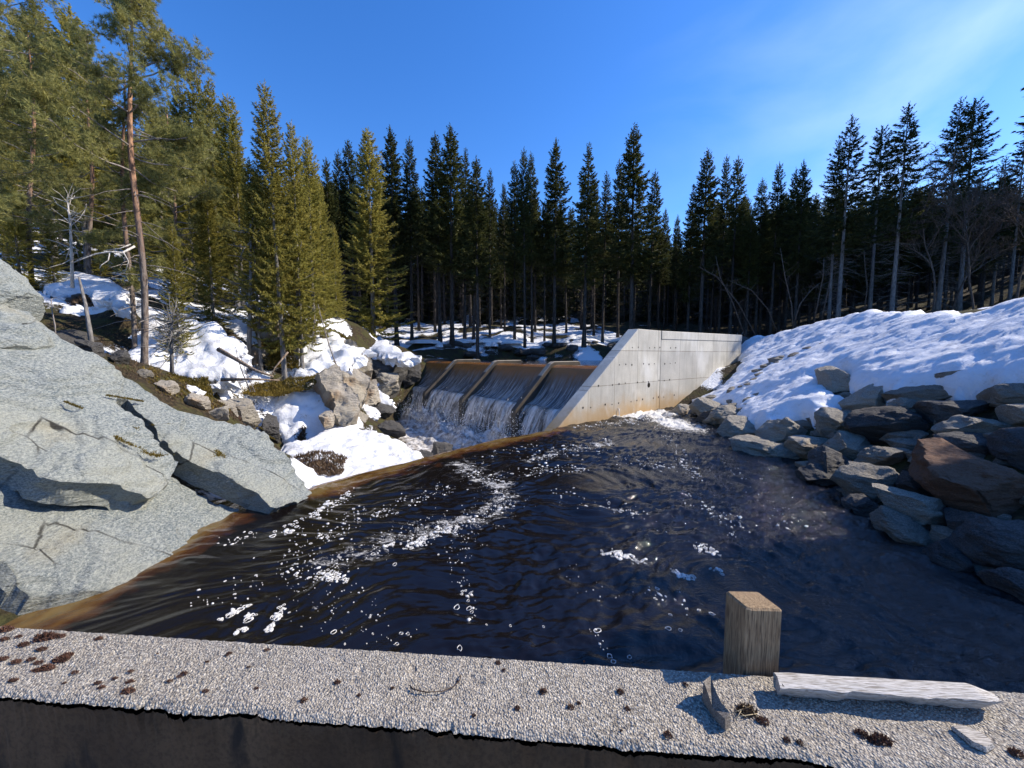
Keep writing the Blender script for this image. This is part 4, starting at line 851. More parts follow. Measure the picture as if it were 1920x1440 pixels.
# plunge pool and the boiling foam under the falls
q = M('churned_water', .5, .4); n = q.noise(3.5, 9, None, .72, .6)
q.col(q.ramp(n, [(.36, (.16, .135, .11)), (.47, (.42, .39, .355)), (.58, (.78, .76, .73))])); q.bump(n, .9, .12); m_churn = q.m
gu, gv = np.meshgrid(np.linspace(-.2, 4.6, 260), np.linspace(1.3, 6.2, 150), indexing='ij')
base = B0[None, None] + STEP[None, None] * gu[..., None] - UP[None, None] * gv[..., None]
q3 = np.stack([gu * 3, gv * 2.2, gu * 0], -1).reshape(-1, 3)
hill = np.exp(-((gv - 2.45) / .55) ** 2)
hh = -1.70 + hill * (.58 + .42 * fbm(q3 * 1.2, 5, 91).reshape(gu.shape)) + fbm(q3 * 1.4, 5, 92, .6).reshape(gu.shape) * .10 * np.clip(1.6 - (gv - 1.9) / 2.6, .12, 1)
tag(obj('plunge_pool_water', mesh(np.concatenate([base, hh[..., None]], -1).reshape(-1, 3), grid_f(260, 150), m_churn)), kind='structure')
rg = np.random.default_rng(17); n = 14000
u_ = rg.random(n) * 4.0; v_ = 2.45 + rg.standard_normal(n) * .36; z_ = -1.55 + np.abs(rg.standard_normal(n)) * (.52 + .12 * np.sin(u_ * 9))
c = np.c_[(B0[None] + STEP[None] * u_[:, None] - UP[None] * v_[:, None]), z_]
s_ = (.006 + .017 * rg.random(n) ** 2)[:, None, None]
tet = np.array([[1, 1, 1], [-1, -1, 1], [-1, 1, -1], [1, -1, -1]]) * .6
V = (c[:, None] + tet[None] * s_ * (.6 + .8 * rg.random((n, 4, 3)))).reshape(-1, 3); F = (np.array([[0, 1, 2], [0, 3, 1], [0, 2, 3], [1, 3, 2]])[None] + np.arange(n)[:, None, None] * 4).reshape(-1, 3)
q = M('spray_drops', .4, .5); q.col((.86, .86, .86))
tag(obj('spray', mesh(V, F, q.m, True)), 'white spray thrown up at the foot of the falls', 'spray', kind='stuff')

# ------------------------------------------------------------------ wing wall
ZT = aty(1233, 620, KINK[1])[2]; END = aty(1391, 628, 1.0); END = aty(1391, 628, KINK[1] + 3.9)
ww = empty('wing_wall', (TOE[0], TOE[1], -1.0)); tag(ww, 'pale concrete wing wall with a sloping left edge and a brown tide stain', 'retaining wall'); wo = np.array(ww.location)
tA = np.interp(1195, [1045, 1233], [0, 1]);
def tt(xp):   # position along the wall line seen at pixel column xp
    r = ray(xp, 700); A_ = np.array([[wd[0], -r[0]], [wd[1], -r[1]]]); return np.linalg.solve(A_, -TOE[:2])[0]
tc_ = tt(1195); zc = aty(1195, 618, TOE[1] + wd[1] * tc_)[2]
def wp(t, z, off=0): return np.array([TOE[0] + wd[0] * t + wn[0] * off, TOE[1] + wd[1] * t + wn[1] * off, z])
def wall_block(poly, pos, th, mat, name, uvs, bev=.02):
    n = len(poly); V = [pos(t, z, 0) for t, z in poly] + [pos(t, z, th) for t, z in poly]
    F = [list(range(n))[::-1], list(range(n, 2 * n))] + [[i, (i + 1) % n, n + (i + 1) % n, n + i] for i in range(n)]
    o = obj(name, mesh(np.array(V) - wo, F, mat, False, [[t, z + .02] for t, z in poly] * 2), ww)
    b = o.modifiers.new('bevel', 'BEVEL'); b.width = bev; b.segments = 2; return o
wall_block([(-.28, -2.2), (-.28, -.22), (tc_, ZT), (wlen, ZT), (wlen, -2.2)], wp, .38, m_panel, 'sloping_panel', None)
ed = (END[:2] - KINK[:2]); el = np.linalg.norm(ed); ed /= el; en = np.array([-ed[1], ed[0]])
def wp2(t, z, off=0): return np.array([KINK[0] + ed[0] * t + en[0] * off, KINK[1] + ed[1] * t + en[1] * off, z])
wall_block([(.004, -1.2), (.004, ZT - .30), (el, END[2] - .30), (el, -1.2)], wp2, .36, m_panel, 'straight_panel', None, .012)
wall_block([(.004, ZT - .295), (.004, ZT - .004), (el, END[2]), (el, END[2] - .295)], lambda t, z, off=0: wp2(t, z, off - .018), .40, m_panel, 'coping', None)
mb = MB()
for xp, yp in ((1217, 722),):
    t = tt(xp); z = aty(xp, yp, TOE[1] + wd[1] * t)[2]; a = np.arange(20) / 20 * 6.283
    V = [wp(t + .085 * math.cos(x), z + .085 * math.sin(x), -.004) for x in a] + [wp(t + .07 * math.cos(x), z + .07 * math.sin(x), -.006) for x in a]
    mb.add(V, [[i, (i + 1) % 20, 20 + (i + 1) % 20, 20 + i] for i in range(20)] + [list(range(20, 40))])
q = M('hole_dark', .9, .1); q.col((.02, .018, .015)); m_hole = q.m
for v in mb.V: v -= wo
obj('drain_hole', mb.mesh(m_hole, False), ww)
mb = MB()
for r_ in range(4):
    for c_ in range(18):
        t = .35 + c_ * .34; z = [.42, 1.0, 1.58, 2.12][r_] + .012 * ((c_ * 7) % 3)
        sl = (t + .28) / (tc_ + .28) * (ZT + .22) - .22
        P = (lambda a, b: wp(a, b, -.005)) if t < wlen else (lambda a, b: wp2(a - wlen, b, -.005))
        if z > min(sl, ZT) - .12 or t > wlen + el * .8 or (t > wlen and z < (t - wlen) / el * 2.2): continue
        if (c_ * 5 + r_ * 3) % 4 == 0: continue
        a = np.arange(7) / 7 * 6.283; s_ = .022 + .010 * ((c_ * 13 + r_) % 3) / 2
        mb.add([P(t + s_ * math.cos(x), z + s_ * math.sin(x)) for x in a], [list(range(7))])
for v in mb.V: v -= wo
o = obj('tie_holes', mb.mesh(m_hole, False), ww); o['kind'] = 'stuff'
mb = MB(); t = tt(1160); mb.tube([wp(t, -.1, -.05), wp(t, .16, -.05), wp(t, .26, -.03), wp(t, .27, .02)], .014, 6)
q = M('pale_pipe', .5); q.col((.62, .6, .56)); tag(obj('pipe', mb.mesh(q.m)), 'thin pale pipe standing at the water by the wing wall', 'pipe')

# far shore stones
rg = np.random.default_rng(23)
far_l = 'dark stone along the snowy far shore of the pond behind the piers'
protos = []
for i in range(6):
    mb = MB(); la = np.linspace(-1.5, 1.5, 8); a = np.arange(12) / 12 * 6.283
    V = np.stack([np.cos(la)[:, None] ** .7 * np.cos(a), np.cos(la)[:, None] ** .7 * np.sin(a), np.broadcast_to(np.sin(la)[:, None] * .6, (8, 12))], -1).reshape(-1, 3)
    V *= 1 + .28 * fbm(V * 1.4 + i * 9, 3, i)[:, None]; me = mesh(V, grid_f(8, 12, True), m_dark, False); protos.append(me)
for i in range(34):
    x = -6.5 + i * .62 + rg.normal() * .2; y = 28.1 + .05 * x + rg.random() * 2.6; s_ = rg.uniform(.22, .6)
    o = obj('shore_stone', protos[i % 6], None, (x, y, max(hz(x, y), 1.45) + s_ * .12)); o.scale = (s_ * 1.3, s_, s_ * .8); o.rotation_euler = (0, 0, rg.random() * 6)
    tag(o, far_l, 'stone', 'stones along the far shore')
V = []; F = []; k = 0
for i in range(15):
    x = -7 + i * 1.4 + rg.normal() * .3; y = 29.2 + .05 * x + rg.random() * 2.5; w_, d_2 = rg.uniform(.5, 1.5), rg.uniform(.4, .8); z0 = max(hz(x, y), 1.45) - .05
    a = np.arange(18) / 18 * 6.283; rr_ = 1 + .3 * np.sin(a * 3 + i) + .15 * np.sin(a * 5 + i * 2)
    for s2, dz in ((1, 0), (.93, .16), (.7, .26), (.3, .32), (.02, .33)): V.append(np.stack([x + w_ * s2 * rr_ * np.cos(a), y + d_2 * s2 * rr_ * np.sin(a), np.full(18, z0 + dz)], 1))
    F.append(grid_f(5, 18, True) + k); k += 90
tag(obj('snow', mesh(np.concatenate(V), np.concatenate(F), m_snow)), 'patchy snow on the far shore of the pond', 'snow', kind='stuff')

# ------------------------------------------------------------------ near wall with the post, plank and litter
WF0, WF1 = atz(0, 1175, 1.1), atz(1920, 1300, 1.1); WN0, WN1 = atz(0, 1298, 1.1), atz(1600, 1420, 1.1)
fd = (WF1 - WF0)[:2]; fd /= np.linalg.norm(fd); fn_ = np.array([fd[1], -fd[0]])      # along the wall, towards the camera
TH = float((WN0 - WF0)[:2] @ fn_)
nw = empty('near_wall', (WF0[0] + 1.4 * fd[0], WF0[1] + 1.4 * fd[1], .2)); tag(nw, 'weathered concrete wall with a rough sunlit gravel top crossing the foreground', 'wall'); no = np.array(nw.location)
su = np.arange(-1.9, 4.8, .0028); sv = np.linspace(0, 1, 70)
U, Vv = np.meshgrid(su, sv, indexing='ij')
edge = fbm(np.stack([su * 4, su * 0, su * 0], -1), 5, 101, .6) * .0035 + np.abs(fbm(np.stack([su * 90, su * 0, su * 0], -1), 3, 102)) * .0035
notch = sum(np.exp(-((su - c) / w) ** 2) * d for c, w, d in ((.93, .05, .009), (.72, .02, .007), (.68, .008, .008), (1.39, .012, .006), (1.34, .02, .005), (2.1, .03, .004)))
dd = Vv * (TH + .006 - edge - notch)[:, None]
Pt = np.stack([WF0[0] + fd[0] * U + fn_[0] * dd, WF0[1] + fd[1] * U + fn_[1] * dd, np.full(U.shape, 1.1)], -1)
fl = Pt.reshape(-1, 3)
gz = np.abs(fbm(fl * 220, 3, 103, .7)) * .0024 * (.55 + .6 * np.clip(fbm(fl * 9, 3, 110) + .5, 0, 1)) + fbm(fl * 14, 4, 104) * .0022 + fbm(fl * 3, 2, 105) * .002 - np.clip(fbm(fl * 26, 2, 106) - .72, 0, 1) * .014
vv2 = Vv.ravel(); gz -= np.clip((vv2 - .90) / .1, 0, 1) ** 2 * .010; fl[:, 2] += gz * np.where(vv2 < .03, .3, 1)
jit = np.c_[fbm(fl * 120, 2, 107), fbm(fl * 120 + 9, 2, 108)] * .0016; fl[:, :2] += jit
obj('gravel_top', mesh(fl - no, grid_f(len(su), 70), m_agg, True), nw)
fr = Pt[:, -1].copy(); fr[:, 2] += fl.reshape(*U.shape, 3)[:, -1, 2] - 1.1
fr[:, :2] = fl.reshape(*U.shape, 3)[:, -1, :2]
zs = [0, -.004, -.012, -.03, -.06, -.1, -.2, -.35, -.6, -.95]
V = []
for z in zs:
    p = fr.copy(); s_ = min(1, -z / .03); ideal = np.stack([WF0[0] + fd[0] * su + fn_[0] * TH, WF0[1] + fd[1] * su + fn_[1] * TH, np.full(len(su), 1.1)], -1)
    k_ = np.clip(-z / .10, 0, 1); p = p * (1 - k_) + ideal * k_; p[:, 2] = (fr[:, 2]) * (1 - k_) + 1.1 * k_ + z
    p[:, :2] += fn_ * (fbm(np.c_[su * 30, su * 0 + z * 30, su * 0], 3, 109) * .003)[:, None]; V.append(p)
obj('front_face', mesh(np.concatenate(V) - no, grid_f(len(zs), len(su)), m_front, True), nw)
mb = MB(); a0, a1 = WF0[:2] + fd * -1.9, WF0[:2] + fd * 4.8
c4 = [a0, a1, a1 + fn_ * .1, a0 + fn_ * .1]
mb.add([[*p, 1.094] for p in c4] + [[*p, -1.2] for p in c4], [[0, 4, 5, 1], [1, 5, 6, 2], [2, 6, 7, 3], [3, 7, 4, 0], [4, 7, 6, 5]])
for v in mb.V: v -= no
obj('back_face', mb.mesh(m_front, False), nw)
# post standing behind the wall
pb = atz(1366, 1263, 1.1); pb2 = atz(1461, 1269, 1.1)
fw = .092; ang = math.atan2(fd[1], fd[0]) + R(7)
pxd = np.array([math.cos(ang), math.sin(ang)]); pyd = np.array([-pxd[1], pxd[0]])
cor = atz(1398, 1266, 1.1)[:2] + (-fn_) * .006
mb = MB(); zt = 1.268; bv = .005
def prect(x0, x1, y0, y1, z, tilt=0): return [[*(cor + pxd * x + pyd * y), z + tilt * (x - fw / 2) + tilt2 * (y)] for x, y in ((x0, y0), (x1, y0), (x1, y1), (x0, y1))]
tilt2 = .06
R0 = [(0, -.8, 0), (0, zt - .005, 0), (.004, zt, 0)]
V = [];
for ins, z, t_ in R0:
    r_ = [(ins + .008, ins), (fw - ins - .004, ins), (fw - ins, ins + .006), (fw - ins, fw - ins - .004), (fw - ins - .004, fw - ins), (ins + .004, fw - ins), (ins, fw - ins - .004), (ins, ins + .006)]
    V += [[*(cor + pxd * x + pyd * y), z + (-.12 * y + -.05 * (x - fw / 2) if z > 1 else 0)] for x, y in r_]
mb.add(V, grid_f(3, 8, True).tolist() + [list(range(16, 24))])
po = np.array([*cor, .3])
for v in mb.V: v -= po
tag(obj('post', mb.mesh(m_post, False), None, po), 'square brown timber post standing behind the near wall', 'post')
def on_wall(x, y, z=1.104): return atz(x, y, z)
# plank
A = on_wall(1462, 1322, 1.104); Bq = on_wall(1885, 1352, 1.104); d = Bq - A; Lq = np.linalg.norm(d[:2]); ax = d[:2] / Lq; ay = np.array([-ax[1], ax[0]])
ns = 80; s_ = np.linspace(0, 1, ns); V = []
wd_ = .050; hh_ = .036
for j in range(ns):
    x = s_[j]; tip = np.clip((x - .93) / .07, 0, 1); bs = np.clip((.05 - x) / .05, 0, 1)
    y0 = .0 + .012 * tip + .004 * fbm([[x * 14, 0, 0]], 3, 5)[0]; y1 = wd_ * (1 - .35 * tip) + .0015 * fbm([[x * 9, 3, 0]], 2, 6)[0]; top = hh_ * (1 - .15 * tip); zb = .004 + .004 * x
    lft = np.clip(-.5 + x, -.1, .5) * .0; sl = .016 + .012 * fbm([[x * 7, 9, 1]], 4, 8)[0]
    prof_ = [(y0 + .012 + sl * .6, zb), (y0 + .006 + sl * .5, zb + top * .35), (y0 + sl * .2, zb + top * .75), (y0 + .001, zb + top * .97), (y0 + .006, zb + top), (y1 - .004, zb + top), (y1, zb + top * .93), (y1 - .003, zb)]
    off = .03 * (1 - s_[j] / .05) if s_[j] < .05 else 0
    V += [[*(A[:2] + ax * (x * Lq + (b * .35 if x < .02 else 0)) + ay * b), 1.104 + c] for b, c in prof_]
mb = MB(); mb.add(V, grid_f(ns, 8, True).tolist() + [list(range(8)), [(ns - 1) * 8 + i for i in range(8)][::-1]])
po = A.copy()
M_ = np.array([[ax[0], ay[0], 0], [ax[1], ay[1], 0], [0, 0, 1]])
mb.V = [(v - po) @ M_ for v in mb.V]
o = obj('plank', mb.mesh(m_plank, True), None, po); o.rotation_euler = (0, 0, math.atan2(ax[1], ax[0])); o.data.set_sharp_from_angle(angle=R(35))
tag(o, 'long bleached grey plank with splintered end lying on the near wall', 'plank')
def chip(name, px, h0, h1, label, mat, seed):
    P = [on_wall(x, y, 1.103 + .002) for x, y in px]; c = np.mean(P, 0); n = len(P); k = len(px)
    top = [p * .92 + c * .08 + [0, 0, h0 + (h1 - h0) * i / n] for i, p in enumerate(P)]
    sub = []
    mb = MB(); mb.add([p - c for p in P] + [p - c for p in top] , [list(range(n))[::-1], list(range(n, 2 * n))] + [[i, (i + 1) % n, n + (i + 1) % n, n + i] for i in range(n)])
    o = obj(name, mb.mesh(mat, False), None, c); tag(o, label, 'wood chip'); return o
chip('wood_chip', [(1316, 1312), (1330, 1296), (1338, 1318), (1352, 1345), (1370, 1362), (1360, 1370), (1335, 1342)], .048, .014, 'dark upright wood splinter left of the plank', m_chipd, 1)
chip('wood_chip', [(1782, 1366), (1800, 1364), (1840, 1380), (1866, 1402), (1850, 1412), (1822, 1400)], .008, .012, 'pale bark chip sticking out under the right end of the plank', m_chip, 2)
def clump(px, py, r, n, mat, label, cat, seed, asp=1.8, grp=None, h=.7):
    rg = np.random.default_rng(seed); c = on_wall(px, py, 1.103); a = rg.random(n) * 6.283; q_ = np.sqrt(rg.random(n)) * r
    b = np.c_[q_ * np.cos(a) * asp * .7, q_ * np.sin(a) * .8, rg.random(n) * r * h * (1 - (q_ / r) ** 2)]
    d = rg.standard_normal((n, 3)) + [0, 0, .5]; d /= np.linalg.norm(d, axis=1)[:, None]; s2 = np.cross(d, rg.standard_normal((n, 3))); s2 /= np.linalg.norm(s2, axis=1)[:, None]
    l = r * .35 * (.5 + rg.random(n))[:, None]
    V = np.stack([b - s2 * l * .3 - [0, 0, .002], b + s2 * l * .3 - [0, 0, .002], b + d * l], 1).reshape(-1, 3)
    o = obj('moss_clump', mesh(V, np.arange(3 * n).reshape(-1, 3), mat, False), None, c); tag(o, label, cat, grp); return o
cl_ = 'dark dry moss tuft scattered over the left part of the gravel wall top'
cr_ = 'small brown seed husk on the bare right part of the gravel wall top'
for i, (x, y, r) in enumerate(((10, 1180, .022), (8, 1198, .014), (5, 1235, .014), (85, 1195, .030), (110, 1193, .018), (45, 1208, .016), (78, 1217, .015), (35, 1193, .010), (115, 1236, .022), (126, 1228, .016), (30, 1240, .014), (58, 1236, .012), (72, 1242, .012), (88, 1252, .020), (70, 1256, .014), (25, 1275, .012),
                               (140, 1260, .010), (185, 1197, .012), (183, 1280, .010), (190, 1288, .010), (215, 1271, .008), (243, 1278, .012), (245, 1258, .008), (240, 1296, .018), (318, 1276, .008), (345, 1262, .010), (335, 1268, .007), (385, 1295, .009), (430, 1224, .008), (425, 1228, .006), (388, 1240, .006), (466, 1250, .006), (500, 1218, .009),
                               (480, 1290, .007), (295, 1225, .004), (120, 1280, .006))):
    clump(x, y, r * .62, int(120 + r * 9000), m_mossred, cl_, 'moss', 200 + i, 2.2, 'dry moss tufts on the near wall')
for i, (x, y, r) in enumerate(((632, 1279, .008), (570, 1313, .009), (673, 1304, .006), (934, 1243, .008), (945, 1257, .006), (1019, 1296, .010), (1070, 1327, .009), (970, 1328, .007), (1163, 1297, .009), (1176, 1329, .007), (1285, 1285, .008), (1252, 1378, .010), (1085, 1318, .005), (1095, 1240, .003), (736, 1290, .005), (858, 1278, .004), (1475, 1388, .008), (1500, 1392, .007), (888, 1341, .005), (1165, 1370, .004))):
    clump(x, y, r, 160, m_mossred, cr_, 'seed husk', 260 + i, 1.3, 'seed husks on the near wall', 1.)
clump(1400, 1335, .02, 260, m_heath, 'brown moss between the splinter and the plank', 'moss', 290, 1.6)
clump(1430, 1352, .012, 200, m_mossred, 'dark moss bit at the left end of the plank', 'moss', 291, 1.6)
clump(1650, 1388, .016, 300, m_mossred, 'rust coloured moss streak in front of the plank', 'moss', 292, 2.2)
clump(1615, 1376, .012, 200, m_mossred, 'little moss tuft just below the middle of the plank', 'moss', 293, 1.6)
clump(1905, 1412, .012, 200, m_mossred, 'moss tuft at the right end of the near wall', 'moss', 294, 1.6)
mb = MB(); W3 = [on_wall(x, y, 1.106 + h) for x, y, h in ((768, 1285, 0), (775, 1292, .004), (800, 1298, .002), (830, 1296, .003), (850, 1288, 0), (862, 1276, .003), (864, 1265, .0))]
mb.tube(W3, .0014, 5); mb.tube([on_wall(770, 1290, 1.106), on_wall(790, 1297, 1.11)], .001, 5)
q = M('dark_twig', .8); q.col((.06, .04, .03)); tag(obj('twig', mb.mesh(q.m)), 'thin dark curved twig lying on the middle of the near wall', 'twig')
mb = MB()
for i, (x, y, x2, y2) in enumerate(((1370, 1338, 1412, 1322), (1375, 1345, 1420, 1338), (1372, 1325, 1400, 1345), (1405, 1322, 1420, 1345), (1380, 1350, 1395, 1322))): mb.tube([on_wall(x, y, 1.107), on_wall((x + x2) / 2, (y + y2) / 2, 1.113), on_wall(x2, y2, 1.107)], .0008, 4)
q = M('straw', .8); q.col((.45, .36, .22)); tag(obj('straw', mb.mesh(q.m)), 'few dry straws beside the left end of the plank', 'straw')

# ------------------------------------------------------------------ trees
def needles(base, d, l, w, rg, flat=None):
    m = len(base); s_ = np.cross(d, rg.standard_normal((m, 3)) * (.5 if flat is not None else 1) + (flat if flat is not None else 0)); s_ /= np.linalg.norm(s_, axis=1)[:, None] + 1e-9
    l = np.broadcast_to(l, m)[:, None]; w = np.broadcast_to(w, m)[:, None]
    return np.stack([base, base + d * l * .45 + s_ * w, base + d * l, base + d * l * .45 - s_ * w], 1).reshape(-1, 3)
def quads(V): return np.arange(len(V)).reshape(-1, 4)
def nrmz(v): return v / (np.linalg.norm(v, axis=-1, keepdims=True) + 1e-9)

def spruce(seed, h, base, R0, twl, tww, dens, whorl=.36, dead=1.0, shape=.8, droop=.25, mats=None, bend=0.0):
    rg = np.random.default_rng(seed); V = []; tb = MB()
    zz = np.linspace(0, h, 14); ax = np.c_[np.sin(zz / h * 2 + seed) * bend, np.cos(zz / h * 3 + seed) * bend - bend, zz]
    axf = lambda z: np.array([np.interp(z, zz, ax[:, i]) for i in range(3)])
    r0 = h * .0075 + .025; tb.tube(ax, np.interp(zz, [0, .3, h], [r0 * 1.35, r0, .012]), 8)
    z = base * h
    while z < h - .12:
        t = (z - base * h) / (h * (1 - base)); L0 = R0 * (1 - t) ** shape * (.55 + .45 * min(1, t / .10)) + .10
        nb = int(rg.integers(4, 7)) if t < .93 else 4
        az0 = rg.random() * 6.28
        for b in range(nb):
            az = az0 + b * 6.283 / nb + rg.normal() * .3; L = L0 * rg.uniform(.62, 1.15)
            el = np.interp(t, [0, .3, .7, 1], [-.30, -.12, .25, .85]) + rg.normal() * .1
            hd = np.array([math.cos(az), math.sin(az), 0]); m = max(6, int(L / .045 * dens))
            s_ = rg.random(m) ** .8; s_ = .08 + .92 * s_
            cz = L * (math.tan(el) * s_ - droop * s_ * (1 - s_) * 1.6 + .12 * s_ ** 3); P = axf(z) + hd * (L * s_)[:, None]; P[:, 2] += cz
            side = np.where(rg.random(m) < .5, -1, 1)[:, None]; lat = np.array([-hd[1], hd[0], 0])
            d = nrmz(hd * (.75 + .35 * s_[:, None]) + lat * side * rg.uniform(.15, 1.0, (m, 1)) + np.c_[np.zeros((m, 2)), rg.normal(-.28 + .35 * t, .25, m)])
            tl = np.minimum(twl, L * .6) * (1.15 - .75 * s_) * rg.uniform(.6, 1.3, m)
            V.append(needles(P, d, tl, tww * rg.uniform(.7, 1.3, m), rg, np.array([0, 0, 1.])))
            V.append(needles(P, nrmz(hd * .4 + np.c_[rg.normal(0, .3, (m, 2)), rg.normal(-.55 + .8 * t, .3, m)]), tl * .7, tww * .9, rg))
        z += whorl * rg.uniform(.7, 1.3) * (1 - .55 * t)
    V.append(needles(axf(h - .7) + np.c_[np.zeros((30, 2)), np.linspace(0, .75, 30)], nrmz(np.c_[rg.normal(0, .5, (30, 2)), np.ones(30)]), .15, tww * .7, rg))
    # dead twigs on the bare stem
    for _ in range(int(dead * 70 * base * h / 8)):
        z = rg.uniform(.12, 1.02) * base * h; az = rg.random() * 6.28; L = rg.uniform(.3, 1.1) * R0 * .6
        p = axf(z); d = np.array([math.cos(az), math.sin(az), rg.normal(-.25, .2)]); e = p + d * L
        s_ = np.array([0, 0, .008]); q_ = np.array([-d[1], d[0], 0]) * .008
        tb.add([p - s_, p + s_, e + q_ * .1], [[0, 1, 2]]); tb.add([p - q_, p + q_, e], [[0, 1, 2]])
        for j in range(3):
            f = p + (e - p) * rg.uniform(.3, .9); g_ = f + (d + rg.normal(0, .6, 3)) * L * .35; tb.add([f - s_ * .6, f + s_ * .6, g_], [[0, 1, 2]])
    V = np.concatenate(V)
    return tb.mesh(mats[0], True), mesh(V, quads(V), mats[1], False)

def pine(seed, h, base, R0, mats, blade=.115, bw=.0058, nbr=46, tuft=9, lean=(0, 0)):
    rg = np.random.default_rng(seed); V = []; tb = MB(); br = MB()
    zz = np.linspace(0, h, 20); ax = np.c_[np.sin(zz * .9 + seed) * .06 + lean[0] * zz, np.cos(zz * .7 + seed) * .05 + lean[1] * zz, zz]
    axf = lambda z: np.array([np.interp(z, zz, ax[:, i]) for i in range(3)])
    tb.tube(ax, np.interp(zz, [0, .25, h * .6, h], [h * .0110, h * .0080, h * .0058, .012]), 12)
    for i in range(nbr):
        t = (i + rg.random()) / nbr; z = h * (base + (1 - base) * t ** .9) - .1; az = rg.random() * 6.283
        L = R0 * (1 - t) ** .55 * rg.uniform(.5, 1.1) + .25; el = np.interp(t, [0, .5, 1], [-.15, .25, .9]) + rg.normal() * .2
        s_ = np.linspace(0, 1, 7); hd = np.array([math.cos(az), math.sin(az), 0]); P = axf(z) + hd * (L * s_)[:, None] * math.cos(el) + np.c_[rg.normal(0, .03 * L, (7, 2)) * s_[:, None], L * (math.sin(el) * s_ + .18 * s_ ** 2 + .03 * np.sin(s_ * 7 + i))]
        br.tube(P, np.linspace(.012 + .014 * L / R0, .005, 7), 5)
        for j in range(int(4 + 8 * L / R0)):
            u_ = rg.uniform(.3, 1.0); q0 = np.array([np.interp(u_, s_, P[:, k]) for k in range(3)]); d = nrmz(hd * .7 + rg.normal(0, .6, 3) + [0, 0, .25]); l2 = L * rg.uniform(.15, .34) * (1.3 - u_ * .6)
            q1 = q0 + d * l2; br.add([q0 + [0, 0, .005], q0 - [0, 0, .005], q1], [[0, 1, 2]])
            nt_ = max(3, int(1.6 * tuft * (.5 + l2)))
            C = q0 + d * l2 * rg.uniform(.25, 1.05, nt_)[:, None] + rg.normal(0, .10, (nt_, 3))
            m = 28; B = np.repeat(C, m, 0); dd_ = nrmz(rg.normal(0, 1, (len(B), 3)) + d * .9 + [0, 0, .25]); V.append(needles(B, dd_, blade * rg.uniform(.7, 1.3, len(B)), bw, rg))
    for i in range(26):    # bare dead branches low on the stem
        z = rg.uniform(.14, base + .15) * h; az = rg.random() * 6.283; L = rg.uniform(.3, 1.3); d = np.array([math.cos(az), math.sin(az), rg.normal(-.1, .2)])
        s_ = np.linspace(0, 1, 6); P = axf(z) + d * (L * s_)[:, None] + np.c_[rg.normal(0, .03, (6, 2)) * s_[:, None], -.25 * L * s_ ** 2]; br.tube(P, np.linspace(.014, .003, 6), 4)
    V = np.concatenate(V)
    nt_f = len(tb.F); tb.add(np.concatenate(br.V), br.F); mi_ = np.r_[np.zeros(nt_f, int), np.ones(len(br.F), int)]
    return tb.mesh([mats[0], mats[2]], True, mi=mi_), mesh(V, quads(V), mats[1], False)

def bare(seed, h, mat, spread=.5, levels=4, r0=.05, curve=None, nch=4, up=.6):
    rg = np.random.default_rng(seed); mb = MB(); tw = MB()
    def grow(p, d, L, r, lv):
        k = 7 if lv == 0 else 5; P = [p]; q_ = nrmz(d)
        for i in range(k): 
            q_ = nrmz(q_ + rg.normal(0, .10 + .05 * lv, 3) + [0, 0, .03 * lv] + (np.array(curve) * .1 if (curve is not None and lv == 0) else 0)); P.append(P[-1] + q_ * L / k)
        P = np.array(P)
        if lv >= levels - 1:
            for a, b in zip(P[:-1], P[1:]):
                s_ = nrmz(np.cross(b - a, rg.normal(0, 1, 3))) * r; tw.add([a - s_, a + s_, b + s_ * .7, b - s_ * .7], [[0, 1, 2, 3]])
        else: mb.tube(P, np.linspace(r, r * .45, k + 1), 6 if lv == 0 else 4, False)
        if lv < levels:
            n = nch + (3 if lv == 0 else 0)
            for j in range(n):
                t = rg.uniform(.42 if lv == 0 else .2, 1.0); i = min(int(t * k), k - 1); b = P[i] + (P[i + 1] - P[i]) * (t * k - i)
                dd_ = nrmz(nrmz(P[i + 1] - P[i]) * up + nrmz(rg.normal(0, 1, 3)) * spread + [0, 0, .15]); grow(b, dd_, L * rg.uniform(.34, .55) * (1.15 - .3 * t), r * (.55 if lv == 0 else .5), lv + 1)
    grow(np.zeros(3), np.array([0, 0, 1.]) + (np.array(curve) * -.3 if curve is not None else 0), h * .8, r0, 0)
    return mb.mesh(mat), (tw.mesh(mat) if tw.V else None)

def plant_tree(name, parts, loc, rz, sc, label, cat, group=None, tilt=0.0):
    r = empty(name, loc); r.rotation_euler = (tilt, 0, rz); r.scale = sc if hasattr(sc, '__len__') else (sc, sc, sc); tag(r, label, cat, group)
    for pn, me in parts:
        if me is not None: obj(pn, me, r)
    return r

# dark spruces of the stand behind the pond: seven shapes, unit height 10 m
SP = []
for i, (base, R0, shp, dr) in enumerate(((.44, 1.05, .85, .25), (.50, .90, .8, .2), (.38, 1.2, .9, .3), (.55, 1.0, .7, .25), (.46, .8, .75, .15), (.34, 1.1, .95, .3), (.6, .85, .7, .2))):
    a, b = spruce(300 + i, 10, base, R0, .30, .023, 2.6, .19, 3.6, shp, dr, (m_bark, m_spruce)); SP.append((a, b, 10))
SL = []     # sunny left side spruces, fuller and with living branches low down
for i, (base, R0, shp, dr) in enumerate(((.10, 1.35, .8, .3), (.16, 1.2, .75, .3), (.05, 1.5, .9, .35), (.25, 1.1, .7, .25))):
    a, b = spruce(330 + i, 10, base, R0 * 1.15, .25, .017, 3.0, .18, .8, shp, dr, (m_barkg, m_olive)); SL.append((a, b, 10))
SW = []     # open grown spruces of the right side with sparse upswept branches
for i, (base, R0, shp) in enumerate(((.42, 1.5, .85), (.38, 1.7, .95), (.50, 1.35, .75))):
    a, b = spruce(350 + i, 10, base, R0, .30, .022, 2.3, .33, 2.5, shp, .15, (m_barkg, m_spruce)); SW.append((a, b, 10))
